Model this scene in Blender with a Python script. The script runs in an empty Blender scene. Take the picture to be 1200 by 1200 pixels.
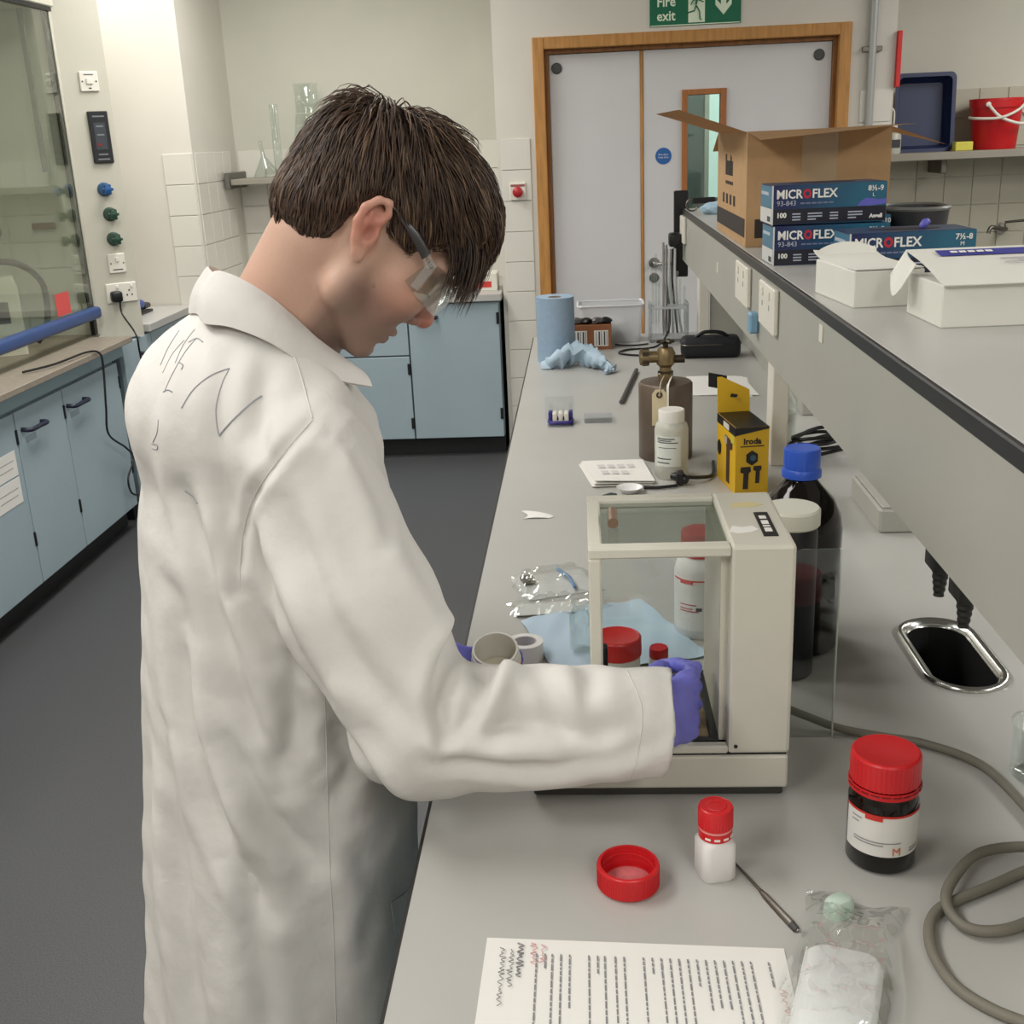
import bpy, bmesh, math, random
import numpy as np
from mathutils import Vector, Matrix
from mathutils.geometry import tessellate_polygon
PI = math.pi
SC = bpy.context.scene
COL = SC.collection
random.seed(7)

# ------------------------------------------------------------------ camera
cam = bpy.data.objects.new('camera', bpy.data.cameras.new('camera'))
COL.objects.link(cam)
_p, _y, _r = math.radians(18.201), math.radians(3.980), math.radians(-2.571)
_f = Vector((-math.sin(_y)*math.cos(_p), math.cos(_y)*math.cos(_p), -math.sin(_p)))
_rt = Vector((math.cos(_y), math.sin(_y), 0)); _up = _rt.cross(_f)
_R = math.cos(_r)*_rt + math.sin(_r)*_up
_U = -math.sin(_r)*_rt + math.cos(_r)*_up
cam.matrix_world = Matrix(((_R.x, _U.x, -_f.x, 0), (_R.y, _U.y, -_f.y, 0), (_R.z, _U.z, -_f.z, 1.6), (0, 0, 0, 1)))
cam.data.sensor_width = 36; cam.data.lens = 36*1330/1200
cam.data.clip_start = .02
SC.camera = cam

# ------------------------------------------------------------------ world, exposure
W = bpy.data.worlds.new('world'); SC.world = W; W.use_nodes = True
W.node_tree.nodes['Background'].inputs[0].default_value = (.9, .95, 1, 1)
W.node_tree.nodes['Background'].inputs[1].default_value = .3
SC.view_settings.view_transform = 'Standard'
SC.view_settings.look = 'None'
SC.view_settings.gamma = 1
SC.view_settings.use_curve_mapping = False
SC.view_settings.exposure = -0.15
LIGHT_W = 31.5          # per ceiling luminaire
LIGHT_C = (1, .985, .962)
LUMINAIRES = [(-1.3, y) for y in (-.7, 1.2, 3.1, 5.0)] + [(3.0, y) for y in (-.7, 1.15, 3.0, 4.85)]

# ------------------------------------------------------------------ helpers
def lin(c):
    return tuple((v/255/12.92 if v/255 <= .04045 else ((v/255+.055)/1.055)**2.4) for v in c)
MATS = {}
def mat(name, rgb, rough=.5, metal=0, noise=None, bump=None, spec=None, trans=0, sss=0, vcol=None, coat=0, stretch=None, alpha=1, emit=0, rgb2=None):
    if name in MATS: return MATS[name]
    m = bpy.data.materials.new(name); m.use_nodes = True; MATS[name] = m
    nt = m.node_tree; b = nt.nodes['Principled BSDF']
    c = lin(rgb)
    b.inputs['Base Color'].default_value = (*c, 1)
    b.inputs['Roughness'].default_value = rough; b.inputs['Metallic'].default_value = metal
    if spec is not None: b.inputs['Specular IOR Level'].default_value = spec
    if trans: b.inputs['Transmission Weight'].default_value = trans
    if coat: b.inputs['Coat Weight'].default_value = coat
    if sss:
        b.inputs['Subsurface Weight'].default_value = sss; b.inputs['Subsurface Radius'].default_value = (.012, .005, .003)
        b.inputs['Subsurface Scale'].default_value = .6
    if emit:
        b.inputs['Emission Color'].default_value = (*c, 1); b.inputs['Emission Strength'].default_value = emit
    b.inputs['Alpha'].default_value = alpha
    tc = nt.nodes.new('ShaderNodeTexCoord'); mp = nt.nodes.new('ShaderNodeMapping')
    nt.links.new(tc.outputs['Object'], mp.inputs[0])
    if stretch: mp.inputs['Scale'].default_value = stretch
    src = None
    if vcol:
        at = nt.nodes.new('ShaderNodeAttribute'); at.attribute_name = vcol; src = at.outputs['Color']
    if noise:
        n = nt.nodes.new('ShaderNodeTexNoise'); n.inputs['Scale'].default_value = noise[0]; n.inputs['Detail'].default_value = 5
        nt.links.new(mp.outputs[0], n.inputs['Vector'])
        rp = nt.nodes.new('ShaderNodeMapRange'); rp.inputs[1].default_value = .3; rp.inputs[2].default_value = .7
        nt.links.new(n.outputs[0], rp.inputs[0])
        mx = nt.nodes.new('ShaderNodeMix'); mx.data_type = 'RGBA'
        nt.links.new(rp.outputs[0], mx.inputs['Factor'])
        if rgb2 and not vcol:
            mx.inputs['A'].default_value = (*c, 1); mx.inputs['B'].default_value = (*lin(rgb2), 1)
        elif src:
            mu = nt.nodes.new('ShaderNodeMix'); mu.data_type = 'RGBA'; mu.blend_type = 'MULTIPLY'; mu.inputs['Factor'].default_value = 1
            k = 1-noise[1]; mx.inputs['A'].default_value = (k, k, k, 1); mx.inputs['B'].default_value = (1, 1, 1, 1)
            nt.links.new(src, mu.inputs['A']); nt.links.new(mx.outputs['Result'], mu.inputs['B']); src = mu.outputs['Result']
        else:
            k = 1-noise[1]
            mx.inputs['A'].default_value = (c[0]*k, c[1]*k, c[2]*k, 1)
            mx.inputs['B'].default_value = (min(1, c[0]*(1+noise[1]*.5)), min(1, c[1]*(1+noise[1]*.5)), min(1, c[2]*(1+noise[1]*.5)), 1)
        if not vcol: src = mx.outputs['Result']
    if src: nt.links.new(src, b.inputs['Base Color'])
    if bump:
        n = nt.nodes.new('ShaderNodeTexNoise'); n.inputs['Scale'].default_value = bump[0]; n.inputs['Detail'].default_value = 4
        nt.links.new(mp.outputs[0], n.inputs['Vector'])
        bp = nt.nodes.new('ShaderNodeBump'); bp.inputs['Strength'].default_value = bump[1]; bp.inputs['Distance'].default_value = bump[2] if len(bump) > 2 else .002
        nt.links.new(n.outputs[0], bp.inputs['Height']); nt.links.new(bp.outputs[0], b.inputs['Normal'])
    return m
def glass(name, tint=(235, 240, 238), base=.05, edge=.55, rough=.02):
    if name in MATS: return MATS[name]
    m = bpy.data.materials.new(name); m.use_nodes = True; MATS[name] = m
    nt = m.node_tree; nt.nodes.remove(nt.nodes['Principled BSDF'])
    t = nt.nodes.new('ShaderNodeBsdfTransparent'); t.inputs[0].default_value = (*lin(tint), 1)
    g = nt.nodes.new('ShaderNodeBsdfGlossy'); g.inputs['Roughness'].default_value = rough; g.inputs[0].default_value = (.95, .97, .97, 1)
    lw = nt.nodes.new('ShaderNodeLayerWeight'); lw.inputs['Blend'].default_value = .25
    mr = nt.nodes.new('ShaderNodeMapRange'); mr.inputs[3].default_value = base; mr.inputs[4].default_value = edge
    mx = nt.nodes.new('ShaderNodeMixShader')
    nt.links.new(lw.outputs['Facing'], mr.inputs[0]); nt.links.new(mr.outputs[0], mx.inputs[0])
    nt.links.new(t.outputs[0], mx.inputs[1]); nt.links.new(g.outputs[0], mx.inputs[2])
    nt.links.new(mx.outputs[0], nt.nodes['Material Output'].inputs[0])
    return m

def tag(o, label=None, cat=None, group=None, kind=None):
    if label: o['label'] = label
    if cat: o['category'] = cat
    if group: o['group'] = group
    if kind: o['kind'] = kind
    return o
def thing(name, label, cat, loc=(0, 0, 0), rz=0, group=None):
    o = bpy.data.objects.new(name, None); COL.objects.link(o)
    o.empty_display_size = .05
    o.location = loc; o.rotation_euler = (0, 0, rz)
    return tag(o, label, cat, group)
def mesh_from(name, bm, m, smooth=None):
    me = bpy.data.meshes.new(name); bmesh.ops.recalc_face_normals(bm, faces=bm.faces[:])
    bm.to_mesh(me); bm.free()
    for mm in (m if isinstance(m, (list, tuple)) else [m]): me.materials.append(mm)
    if smooth is not None:
        for p in me.polygons: p.use_smooth = True
        if smooth < 3: me.set_sharp_from_angle(angle=smooth)
    return me
def obj(name, bm, m, parent=None, smooth=None, loc=None, rot=None):
    me = bm if isinstance(bm, bpy.types.Mesh) else mesh_from(name, bm, m, smooth)
    o = bpy.data.objects.new(name, me); COL.objects.link(o)
    if parent: o.parent = parent
    if loc is not None: o.location = loc
    if rot is not None: o.rotation_euler = rot
    return o
def B(): return bmesh.new()
def box(x0, x1, y0, y1, z0, z1, bev=0, bm=None, seg=1, T=None):
    b2 = bmesh.new()
    bmesh.ops.create_cube(b2, size=1)
    for v in b2.verts:
        v.co = Vector(((x0+x1)/2+v.co.x*(x1-x0), (y0+y1)/2+v.co.y*(y1-y0), (z0+z1)/2+v.co.z*(z1-z0)))
    if bev: bmesh.ops.bevel(b2, geom=b2.edges[:], offset=bev, segments=seg, affect='EDGES', profile=.5)
    return merge(bm, b2, T)
def merge(bm, b2, T=None):
    if T is not None: bmesh.ops.transform(b2, matrix=T, verts=b2.verts[:])
    if bm is None: return b2
    me = bpy.data.meshes.new('t'); b2.to_mesh(me); b2.free(); bm.from_mesh(me); bpy.data.meshes.remove(me)
    return bm
def lathe(prof, n=32, bm=None, T=None, ribs=0, ribd=0, ribz=None):
    """prof: [(r,z)...] revolved about z"""
    b2 = bmesh.new(); rings = []
    for r, z in prof:
        if r < 1e-6: rings.append([b2.verts.new((0, 0, z))]); continue
        rg = []
        for i in range(n):
            rr = r
            if ribs and ribz[0] <= z <= ribz[1] and (i*ribs//n*2) % 2 == 0 and (i % (n//ribs)) == 0: rr = r-ribd
            a = 2*PI*i/n; rg.append(b2.verts.new((rr*math.cos(a), rr*math.sin(a), z)))
        rings.append(rg)
    for a, c in zip(rings, rings[1:]):
        if len(a) == 1 and len(c) == 1: continue
        for i in range(n):
            j = (i+1) % n
            if len(a) == 1: b2.faces.new((a[0], c[i], c[j]))
            elif len(c) == 1: b2.faces.new((a[i], a[j], c[0]))
            else: b2.faces.new((a[i], a[j], c[j], c[i]))
    return merge(bm, b2, T)
def spline(pts, n=8, closed=False):
    P = [Vector(p) for p in pts]; out = []; N = len(P)
    for i in range(N if closed else N-1):
        p0 = P[(i-1) % N] if (closed or i) else P[0]; p1 = P[i]; p2 = P[(i+1) % N]
        p3 = P[(i+2) % N] if (closed or i+2 < N) else P[-1]
        for k in range(n):
            t = k/n
            out.append(.5*((2*p1)+(p2-p0)*t+(2*p0-5*p1+4*p2-p3)*t*t+(3*p1-p0-3*p2+p3)*t**3))
    if not closed: out.append(P[-1].copy())
    return out
def tube(pts, r, n=8, bm=None, closed=False, caps=True, flat=1.0):
    b2 = bmesh.new(); P = [Vector(p) for p in pts]; N = len(P); rings = []; nv = None
    for i, p in enumerate(P):
        a = P[(i-1) % N] if (closed or i) else P[0]; c = P[(i+1) % N] if (closed or i+1 < N) else P[-1]
        t = (c-a)
        if t.length < 1e-9: t = Vector((0, 0, 1))
        t.normalize()
        if nv is None: nv = t.orthogonal().normalized()
        nv = (nv-t*nv.dot(t))
        if nv.length < 1e-6: nv = t.orthogonal()
        nv.normalize(); bv = t.cross(nv)
        rr = r[i] if isinstance(r, (list, tuple)) else r
        rings.append([b2.verts.new(p+nv*(rr*math.cos(2*PI*k/n))+bv*(rr*flat*math.sin(2*PI*k/n))) for k in range(n)])
    for i in range(N if closed else N-1):
        a, c = rings[i], rings[(i+1) % N]
        for k in range(n): b2.faces.new((a[k], a[(k+1) % n], c[(k+1) % n], c[k]))
    if caps and not closed:
        b2.faces.new(rings[0][::-1]); b2.faces.new(rings[-1])
    return merge(bm, b2)
def prism(poly, z0, z1, bm=None, T=None, bev=0):
    """closed 2D polygon extruded along z"""
    b2 = bmesh.new()
    lo = [b2.verts.new((x, y, z0)) for x, y in poly]; hi = [b2.verts.new((x, y, z1)) for x, y in poly]
    b2.faces.new(lo[::-1]); b2.faces.new(hi); n = len(poly)
    for i in range(n): b2.faces.new((lo[i], lo[(i+1) % n], hi[(i+1) % n], hi[i]))
    if bev: bmesh.ops.bevel(b2, geom=b2.edges[:], offset=bev, segments=2, affect='EDGES')
    return merge(bm, b2, T)
def rrect(w, h, r, n=5):
    out = []
    for cx, cy, a0 in ((w/2-r, h/2-r, 0), (-w/2+r, h/2-r, PI/2), (-w/2+r, -h/2+r, PI), (w/2-r, -h/2+r, 1.5*PI)):
        for k in range(n+1): a = a0+PI/2*k/n; out.append((cx+r*math.cos(a), cy+r*math.sin(a)))
    return out
def rloft(secs, bm=None, T=None, cap=True):
    """secs: list of (z, [(x,y)...]) with equal counts"""
    b2 = bmesh.new(); rings = [[b2.verts.new((x, y, z)) for x, y in s] for z, s in secs]
    for a, c in zip(rings, rings[1:]):
        n = len(a)
        for i in range(n): b2.faces.new((a[i], a[(i+1) % n], c[(i+1) % n], c[i]))
    if cap: b2.faces.new(rings[0][::-1]); b2.faces.new(rings[-1])
    return merge(bm, b2, T)
def quad_sheet(fn, nu, nv, thick=0, bm=None):
    """fn(u,v)->point; optional thickness"""
    b2 = bmesh.new(); g = [[b2.verts.new(fn(i/nu, j/nv)) for j in range(nv+1)] for i in range(nu+1)]
    for i in range(nu):
        for j in range(nv): b2.faces.new((g[i][j], g[i+1][j], g[i+1][j+1], g[i][j+1]))
    if thick:
        bmesh.ops.recalc_face_normals(b2, faces=b2.faces[:])
        bmesh.ops.solidify(b2, geom=b2.faces[:], thickness=thick)
    return merge(bm, b2)
def RZ(a): return Matrix.Rotation(a, 4, 'Z')
def RX(a): return Matrix.Rotation(a, 4, 'X')
def RY(a): return Matrix.Rotation(a, 4, 'Y')
def TR(x, y=0, z=0): return Matrix.Translation(Vector((x, y, z)))
_font_cache = {}
def text_bm(body, size, T, bold=0, depth=.0003, align='LEFT', bm=None, sx=1):
    key = (body, size, bold, align, depth)
    if key not in _font_cache:
        cu = bpy.data.curves.new('txt', 'FONT'); cu.body = body; cu.size = size; cu.align_x = align
        cu.extrude = depth; cu.offset = bold; cu.resolution_u = 2
        o = bpy.data.objects.new('txt', cu); COL.objects.link(o)
        dg = bpy.context.evaluated_depsgraph_get()
        me = bpy.data.meshes.new_from_object(o.evaluated_get(dg))
        bpy.data.objects.remove(o); bpy.data.curves.remove(cu); _font_cache[key] = me
    b2 = bmesh.new(); b2.from_mesh(_font_cache[key])
    if sx != 1: bmesh.ops.scale(b2, vec=(sx, 1, 1), verts=b2.verts[:])
    return merge(bm, b2, T)
def text(name, body, size, T, m, parent, **k):
    return obj(name, text_bm(body, size, T, **k), m, parent)
# text planes: local x right, local y up
FACE_CAM = RX(PI/2)                 # reads on a vertical face towards -Y
FACE_LEFT = RZ(-PI/2) @ RX(PI/2)    # reads on a vertical face towards -X
def copy_tree(o, parent=None):
    c = o.copy(); COL.objects.link(c); c.parent = parent
    for ch in list(o.children): copy_tree(ch, c)
    return c

# ------------------------------------------------------------------ materials
WALL = mat('wall_paint', (216, 212, 202), .75, noise=(3, .04))
TILEW = mat('white_tile', (222, 219, 209), .25, noise=(2, .04))
GROUT = mat('grout', (168, 164, 154), .9)
TILEG = mat('cream_grey_tile', (184, 180, 162), .35, noise=(3, .08))
BLUE = mat('blue_laminate', (164, 182, 190), .42, noise=(2.5, .06))
KICK = mat('kick_black', (28, 29, 31), .5)
BENCH = mat('bench_grey', (184, 183, 178), .32, noise=(4, .05), bump=(300, .03))
HOODTOP = mat('hood_worktop', (150, 140, 126), .45, noise=(60, .12))
BLACK = mat('black_plastic', (18, 18, 20), .4)
WHITEP = mat('white_plastic', (226, 222, 210), .35)
CREAM = mat('cream_metal', (208, 204, 188), .4, noise=(6, .03))
STEEL = mat('stainless', (190, 190, 186), .22, metal=1, noise=(20, .08))
DSTEEL = mat('dull_steel', (120, 116, 108), .4, metal=1)
WOOD = mat('oak', (190, 136, 72), .45, noise=(9, .28), stretch=(6, 6, .6))
PAPER = mat('paper', (232, 230, 224), .8)
INK = mat('ink', (70, 70, 76), .8)
RED = mat('red_cap', (205, 28, 34), .35)
# ================================================================== ROOM SHELL
def struct(name, bm, m, parent=None):
    o = obj(name, bm, m, parent)
    if parent is None: o['kind'] = 'structure'
    return o
H = 2.75
DW = 5.9      # door wall
BW = 6.55     # recess wall
floor_m = mat('floor_vinyl', (78, 78, 80), .45, noise=(260, .4), bump=(400, .05))
struct('floor', box(-2.9, 5.4, -2.6, 8.4, -.1, 0), floor_m)
struct('ceiling', box(-2.9, 5.4, -2.6, 8.4, H, H+.1), mat('ceiling_white', (226, 224, 216), .8))
struct('wall_left', box(-3.05, -2.80, -2.6, 5.8, 0, H), WALL)
struct('wall_rear', box(-2.9, 5.4, -2.7, -2.6, 0, H), WALL)
struct('wall_right', box(5.4, 5.5, -2.6, 8.4, 0, H), WALL)
tile_cache = {}
def tiles(parent, origin, ux, uy, nx, ny, nrm, m, size=.15, gap=.0035, th=.006, skip=None):
    """single tiles laid on a wall, sharing a mesh; origin = lower corner, ux/uy unit vectors"""
    key = (m.name, round(nrm[0]), round(nrm[1]))
    if key not in tile_cache:
        s = size-gap
        b = box(0, s, 0, s, 0, th, .0012)
        T = Matrix((( ux[0], uy[0], nrm[0], 0), (ux[1], uy[1], nrm[1], 0), (ux[2], uy[2], nrm[2], 0), (0, 0, 0, 1)))
        bmesh.ops.transform(b, matrix=T, verts=b.verts[:])
        tile_cache[key] = mesh_from('tile', b, m)
    for i in range(nx):
        for j in range(ny):
            if skip and skip(i, j): continue
            p = Vector(origin)+Vector(ux)*(i*size+gap/2)+Vector(uy)*(j*size+gap/2)
            o = obj('tile', tile_cache[key], None, parent, loc=p)
X_, Z_ = (1, 0, 0), (0, 0, 1)
# pier that faces the camera beyond the fume cupboard
pier = struct('wall_pier', box(-2.9, -1.91, 5.8, 6.55, 0, H), WALL)
tiles(pier, (-2.065, 5.7995, .85), X_, Z_, 1, 5, (0, -1, 0), TILEW)
tiles(pier, (-1.9095, 5.82, .85), (0, 1, 0), Z_, 4, 5, (1, 0, 0), TILEW)
WALLG = mat('recess_shaded_wall', (204, 203, 190), .75, noise=(3, .04))  # shade of the recess put into the wall colour
wb = struct('wall_back', box(-1.91, -.40, BW, BW+.15, 0, H), WALLG)
tiles(wb, (-1.90, BW-.0005, .85), X_, Z_, 10, 5, (0, -1, 0), TILEW)
# door wall (projecting bay) with the door opening cut out
DX0, DX1, DZ = -.212, 1.302, 2.055
bm = box(-.405, DX0+.03, DW, BW+.15, 0, H); box(DX1-.03, 1.515, DW, BW+.15, 0, H, bm=bm)
box(DX0+.03, DX1-.03, DW, BW+.15, DZ-.03, H, bm=bm)
wd = struct('wall_door', bm, WALL)
tiles(wd, (-.387, DW-.0005, .10), X_, Z_, 1, 10, (0, -1, 0), TILEW)
tiles(wd, (1.355, DW-.0005, .25), X_, Z_, 1, 10, (0, -1, 0), TILEW)
wr = struct('wall_recess', box(1.515, 5.4, BW, BW+.15, 0, H), WALLG)
tiles(wr, (1.53, BW-.0005, .55), X_, Z_, 8, 8, (0, -1, 0), TILEG)
# corridor beyond the vision panel
struct('wall_corridor', box(-2.9, 5.4, 8.3, 8.4, 0, H), mat('corridor_grey', (120, 128, 126), .8))
cw = struct('window_1', box(.895, 1.30, 8.27, 8.295, 1.15, 2.3), mat('daylight_pane', (230, 240, 238), .5, emit=1.3))
struct('window_frame', box(.865, .895, 8.26, 8.3, 1.1, 2.35), WHITEP, cw)

# ---- double door
d1 = thing('door_1', 'white double door with oak frame and narrow glazed vision panel', 'door', (0, DW, 0)); d1['kind'] = 'structure'
fw = .055
WOODD = mat('oak_dark', (150, 98, 48), .5, noise=(9, .3), stretch=(6, 6, .6))
for nm, a in (('door_jamb', (DX0, DX0+fw, -.02, .12, 0, DZ)), ('door_jamb', (DX1-fw, DX1, -.02, .12, 0, DZ)), ('door_head', (DX0+fw, DX1-fw, -.02, .12, DZ-fw, DZ))):
    obj(nm, box(*a, .003), WOOD, d1)
for nm, a in (('door_stop', (DX0+fw, DX0+fw+.02, .03, .12, 0, DZ-fw)), ('door_stop', (DX1-fw-.02, DX1-fw, .03, .12, 0, DZ-fw)), ('door_stop', (DX0+fw+.02, DX1-fw-.02, .03, .12, DZ-fw-.02, DZ-fw))):
    obj(nm, box(*a, .002), WOODD, d1)
DOORM = mat('door_white', (212, 211, 212), .45, noise=(3, .03))
xs = .319
lf = obj('door_leaf', box(DX0+fw+.022, xs-.012, .05, .095, .01, DZ-fw-.022, .002), DOORM, d1)
obj('edge_strip', box(xs-.012, xs+.002, .044, .095, .01, DZ-fw-.022, .002), WOOD, lf)
vx0, vx1, vz0, vz1 = .514, .722, 1.0, 1.79
bm = box(xs+.004, vx0, .05, .095, .01, DZ-fw-.022); box(vx1, DX1-fw-.022, .05, .095, .01, DZ-fw-.022, bm=bm)
box(vx0, vx1, .05, .095, .01, vz0, bm=bm); box(vx0, vx1, .05, .095, vz1, DZ-fw-.022, bm=bm)
lf2 = obj('door_leaf', bm, DOORM, d1)
vp = bm = box(vx0-.004, vx0+.024, .036, .1, vz0, vz1, .002); box(vx1-.024, vx1+.004, .036, .1, vz0, vz1, .002, bm=bm)
box(vx0+.024, vx1-.024, .036, .1, vz0, vz0+.026, .002, bm=bm); box(vx0+.024, vx1-.024, .036, .1, vz1-.026, vz1, .002, bm=bm)
obj('vision_frame', bm, mat('oak_red', (170, 108, 58), .45, noise=(9, .2), stretch=(6, 6, .6)), lf2)
obj('vision_pane', box(vx0+.02, vx1-.02, .068, .074, vz0+.02, vz1-.02), glass('door_glass', (196, 212, 206), .08, .5), lf2)
DISC = mat('disc_grey', (66, 68, 68), .4)
for x, z, p in ((-.098, 1.915, lf), (1.165, 1.92, lf2)):
    obj('closer_disc', lathe([(0, 0), (.026, 0), (.026, .006), (.022, .009), (0, .009)], 24, T=TR(x, .05, z) @ RX(PI/2)), DISC, p)
sg = obj('blue_sign', lathe([(0, 0), (.04, 0), (.04, .002), (0, .002)], 32, T=TR(.42, .05, 1.485) @ RX(PI/2)), mat('sign_blue', (34, 96, 168), .5), lf2)
text('sign_text', 'Fire door\nkeep shut', .013, TR(.42, .0475, 1.488) @ FACE_CAM, PAPER, sg, align='CENTER')
hd = obj('lever_rose', lathe([(0, 0), (.027, 0), (.027, .008), (0, .01)], 24, T=TR(.372, .05, .965) @ RX(PI/2)), STEEL, lf2, smooth=.6)
obj('lever', tube([(.372, .05, .965), (.372, -.005, .965), (.38, -.012, .965), (.50, -.012, .965)], .009, 10), STEEL, hd, smooth=.6)
obj('lock_rose', lathe([(0, 0), (.025, 0), (.025, .008), (0, .01)], 24, T=TR(.372, .05, .89) @ RX(PI/2)), STEEL, lf2, smooth=.6)

# ---- fire exit sign
s = thing('fire_exit_sign', 'green and white fire exit sign above the double door', 'sign', (.352, DW, 2.075))
sw, sh = .43, .15
obj('plate', box(0, sw, -.006, 0, 0, sh, .001), mat('sign_green', (0, 104, 72), .5), s)
SW = mat('sign_white', (226, 240, 214), .6)
obj('lower_edge', box(.004, sw-.004, -.0065, -.006, .002, .006), SW, s)
text('lettering', 'Fire\nexit', .062, TR(.033, -.0066, .088) @ FACE_CAM, SW, s, bold=.0012, sx=.92)
pan = obj('white_panel', box(.182, .26, -.0075, -.006, .012, sh-.012), SW, s)
def fig(pts, w): return tube([(x, -.0082, z) for x, z in pts], w, 4, flat=.25)
bm = lathe([(0, 0), (.0085, 0), (.0085, .0012), (0, .0012)], 16, T=TR(.233, -.0076, .128) @ RX(PI/2))
for pts, w in (([(.226, .116), (.219, .088)], .010), ([(.224, .113), (.243, .105), (.254, .100)], .0045), ([(.221, .113), (.203, .108), (.193, .090)], .0045),
               ([(.219, .086), (.211, .062), (.176, .053)], .0058), ([(.221, .085), (.236, .058), (.238, .026), (.246, .022)], .0058)):
    tube([(x, -.0082, z) for x, z in pts], w, 6, bm=bm, flat=.2)
obj('running_figure', bm, MATS['sign_green'], pan)
obj('arrow', prism([(.335, .15), (.360, .15), (.360, .085), (.385, .112), (.385, .084), (.3475, .040), (.309, .084), (.309, .112), (.335, .085)][::-1], 0, .001, T=TR(0, -.0062, 0) @ RX(PI/2)), SW, s)

# ---- small fittings on the bay
e = thing('emergency_stop', 'red mushroom stop button on white plate beside door frame', 'switch', (-.308, DW-.007, 1.345))
obj('plate', box(-.04, .04, -.012, 0, -.04, .045, .003), WHITEP, e)
obj('label_strip', box(-.036, .036, -.0135, -.012, .026, .036), mat('strip_redgrey', (150, 84, 80), .6), e)
obj('button', lathe([(0, 0), (.014, 0), (.014, .012), (.026, .014), (.026, .022), (.018, .03), (0, .032)], 20, T=TR(0, -.012, 0) @ RX(PI/2)), mat('button_red', (180, 40, 44), .4), e, smooth=.7)
c = thing('conduit', 'grey metal conduit pipe clipped to wall right of door', 'pipe', (1.40, DW-.02, 0))
obj('pipe', tube([(0, 0, .85), (0, 0, 2.74)], .019, 12), mat('galv', (168, 170, 168), .4, metal=.3), c, smooth=.7)
for z in (1.93, 1.2):
    obj('clip', box(-.045, .045, -.004, .02, z-.012, z+.012, .002), DSTEEL, c)
r = thing('red_sign_panel', 'thin red sign board seen edge on at wall corner', 'sign', (1.528, DW-.035, 1.755))
obj('board', box(-.012, .008, -.16, .16, 0, .25, .002, T=TR(0, .17, 0)), mat('sign_red', (214, 40, 38), .5), r)

# ---- ceiling luminaires (the room's own rows above the frame, plus unseen ones added to brighten)
ordn = ['farthest from the door', 'third from the door', 'second from the door', 'nearest the door']
LABELS = {(-2.32, 5.46): 'small square white ceiling light added over the side counter to brighten the pier'}  # unseen light, added to brighten the pier
END_L = {(.75, -1.35): 'white ceiling panel light added as front fill beyond the near end of the bench'}  # unseen fill light, added for the sides facing the camera
for i, (x, y) in enumerate(LUMINAIRES+[(.9, 7.4), (-2.32, 5.46), (.75, -1.35)]):
    side = 'over the aisle behind the lab coat' if x < 0 else 'over the far side of the bench'
    lab = 'white ceiling panel light added to brighten the corridor' if y > 7 else 'white ceiling panel light %s, %s' % (side, ordn[i % 4])  # the corridor light is unseen, added because the corridor came out dark
    lab = END_L.get((x, y), LABELS.get((x, y), lab))
    t = thing('ceiling_light', lab, 'light', (x, y, H), group='ceiling panel lights')
    hx_, hy_ = .32, .62
    if LABELS.get((x, y)): hx_, hy_ = .25, .25
    obj('housing', box(-hx_, hx_, -hy_, hy_, -.03, 0, .004), WHITEP, t)
    obj('diffuser', box(-hx_+.03, hx_-.03, -hy_+.03, hy_-.03, -.036, -.03), mat('diffuser', (255, 248, 236), .5, emit=2), t)
    L = bpy.data.lights.new('panel_light', 'AREA'); L.shape = 'RECTANGLE'; L.size = 2*hx_-.08; L.size_y = 2*hy_-.08
    L.energy = LIGHT_W*(.21 if hy_ < .3 else (1.25 if x > 2 else .95)); L.color = LIGHT_C
    lo = bpy.data.objects.new('panel_light', L); COL.objects.link(lo); lo.location = (0, 0, -.045); lo.parent = t
# ================================================================== LEFT SIDE AND BACK OF THE ROOM
def objw(name, bm, m, parent, smooth=None):
    """bm is given in world space; the parent is an unrotated root (or a part lying at its root's origin)"""
    r = parent
    while r.parent: r = r.parent
    bmesh.ops.translate(bm, vec=-Vector(r.location), verts=bm.verts[:])
    return obj(name, bm, m, parent, smooth)
FX = -2.03
NAVY = mat('navy_plastic', (34, 46, 84), .4)
fh = thing('fume_cupboard', 'cream fume cupboard with raised glass sash and blue sash handle', 'fume cupboard', (-2.4, 3.9, .825))
HOOD = mat('hood_cream', (196, 193, 178), .45, noise=(5, .03))
PI_, PO_ = (-2.16, 4.95), (-2.0, 5.08)
post = objw('side_post', prism([PI_, PO_, (-2.12, 5.155), (-2.74, 5.155), (-2.74, 4.95)], .818, 2.62), HOOD, fh)
objw('post_trim', prism([(-2.168, 4.935), (-2.150, 4.935), (-2.150, 4.957), (-2.168, 4.951)], .851, 2.62), HOOD, post)
hdr = objw('header', box(-2.74, -2.13, 2.4, 4.949, 2.19, 2.62, .004), HOOD, fh)
objw('header_seal', box(-2.165, -2.135, 2.4, 4.93, 2.172, 2.189), BLACK, hdr)
INT = mat('hood_lining', (206, 206, 192), .5, noise=(4, .07))
objw('back_panel', box(-2.74, -2.72, 2.4, 4.93, .851, 2.18), INT, fh)
bf = objw('baffle', box(-2.70, -2.68, 2.45, 4.88, 1.05, 1.58), INT, fh)
objw('baffle_slot', box(-2.715, -2.70, 2.45, 4.88, 1.58, 1.60), mat('slot_dark', (80, 80, 74), .7), bf)
objw('end_lining', box(-2.72, -2.175, 4.93, 4.949, .851, 2.18), INT, fh)
objw('seal_strip', box(-2.172, -2.152, 4.905, 4.934, .851, 2.18, .003), BLACK, fh)
objw('cable_channel', box(-2.24, -2.22, 4.84, 4.855, 1.55, 2.18), mat('channel_grey', (110, 110, 102), .6), fh)
sash = objw('sash_glass', box(-2.148, -2.142, 2.45, 4.90, .97, 2.17), glass('sash_glass', (238, 241, 235), .045, .5), fh)
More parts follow.
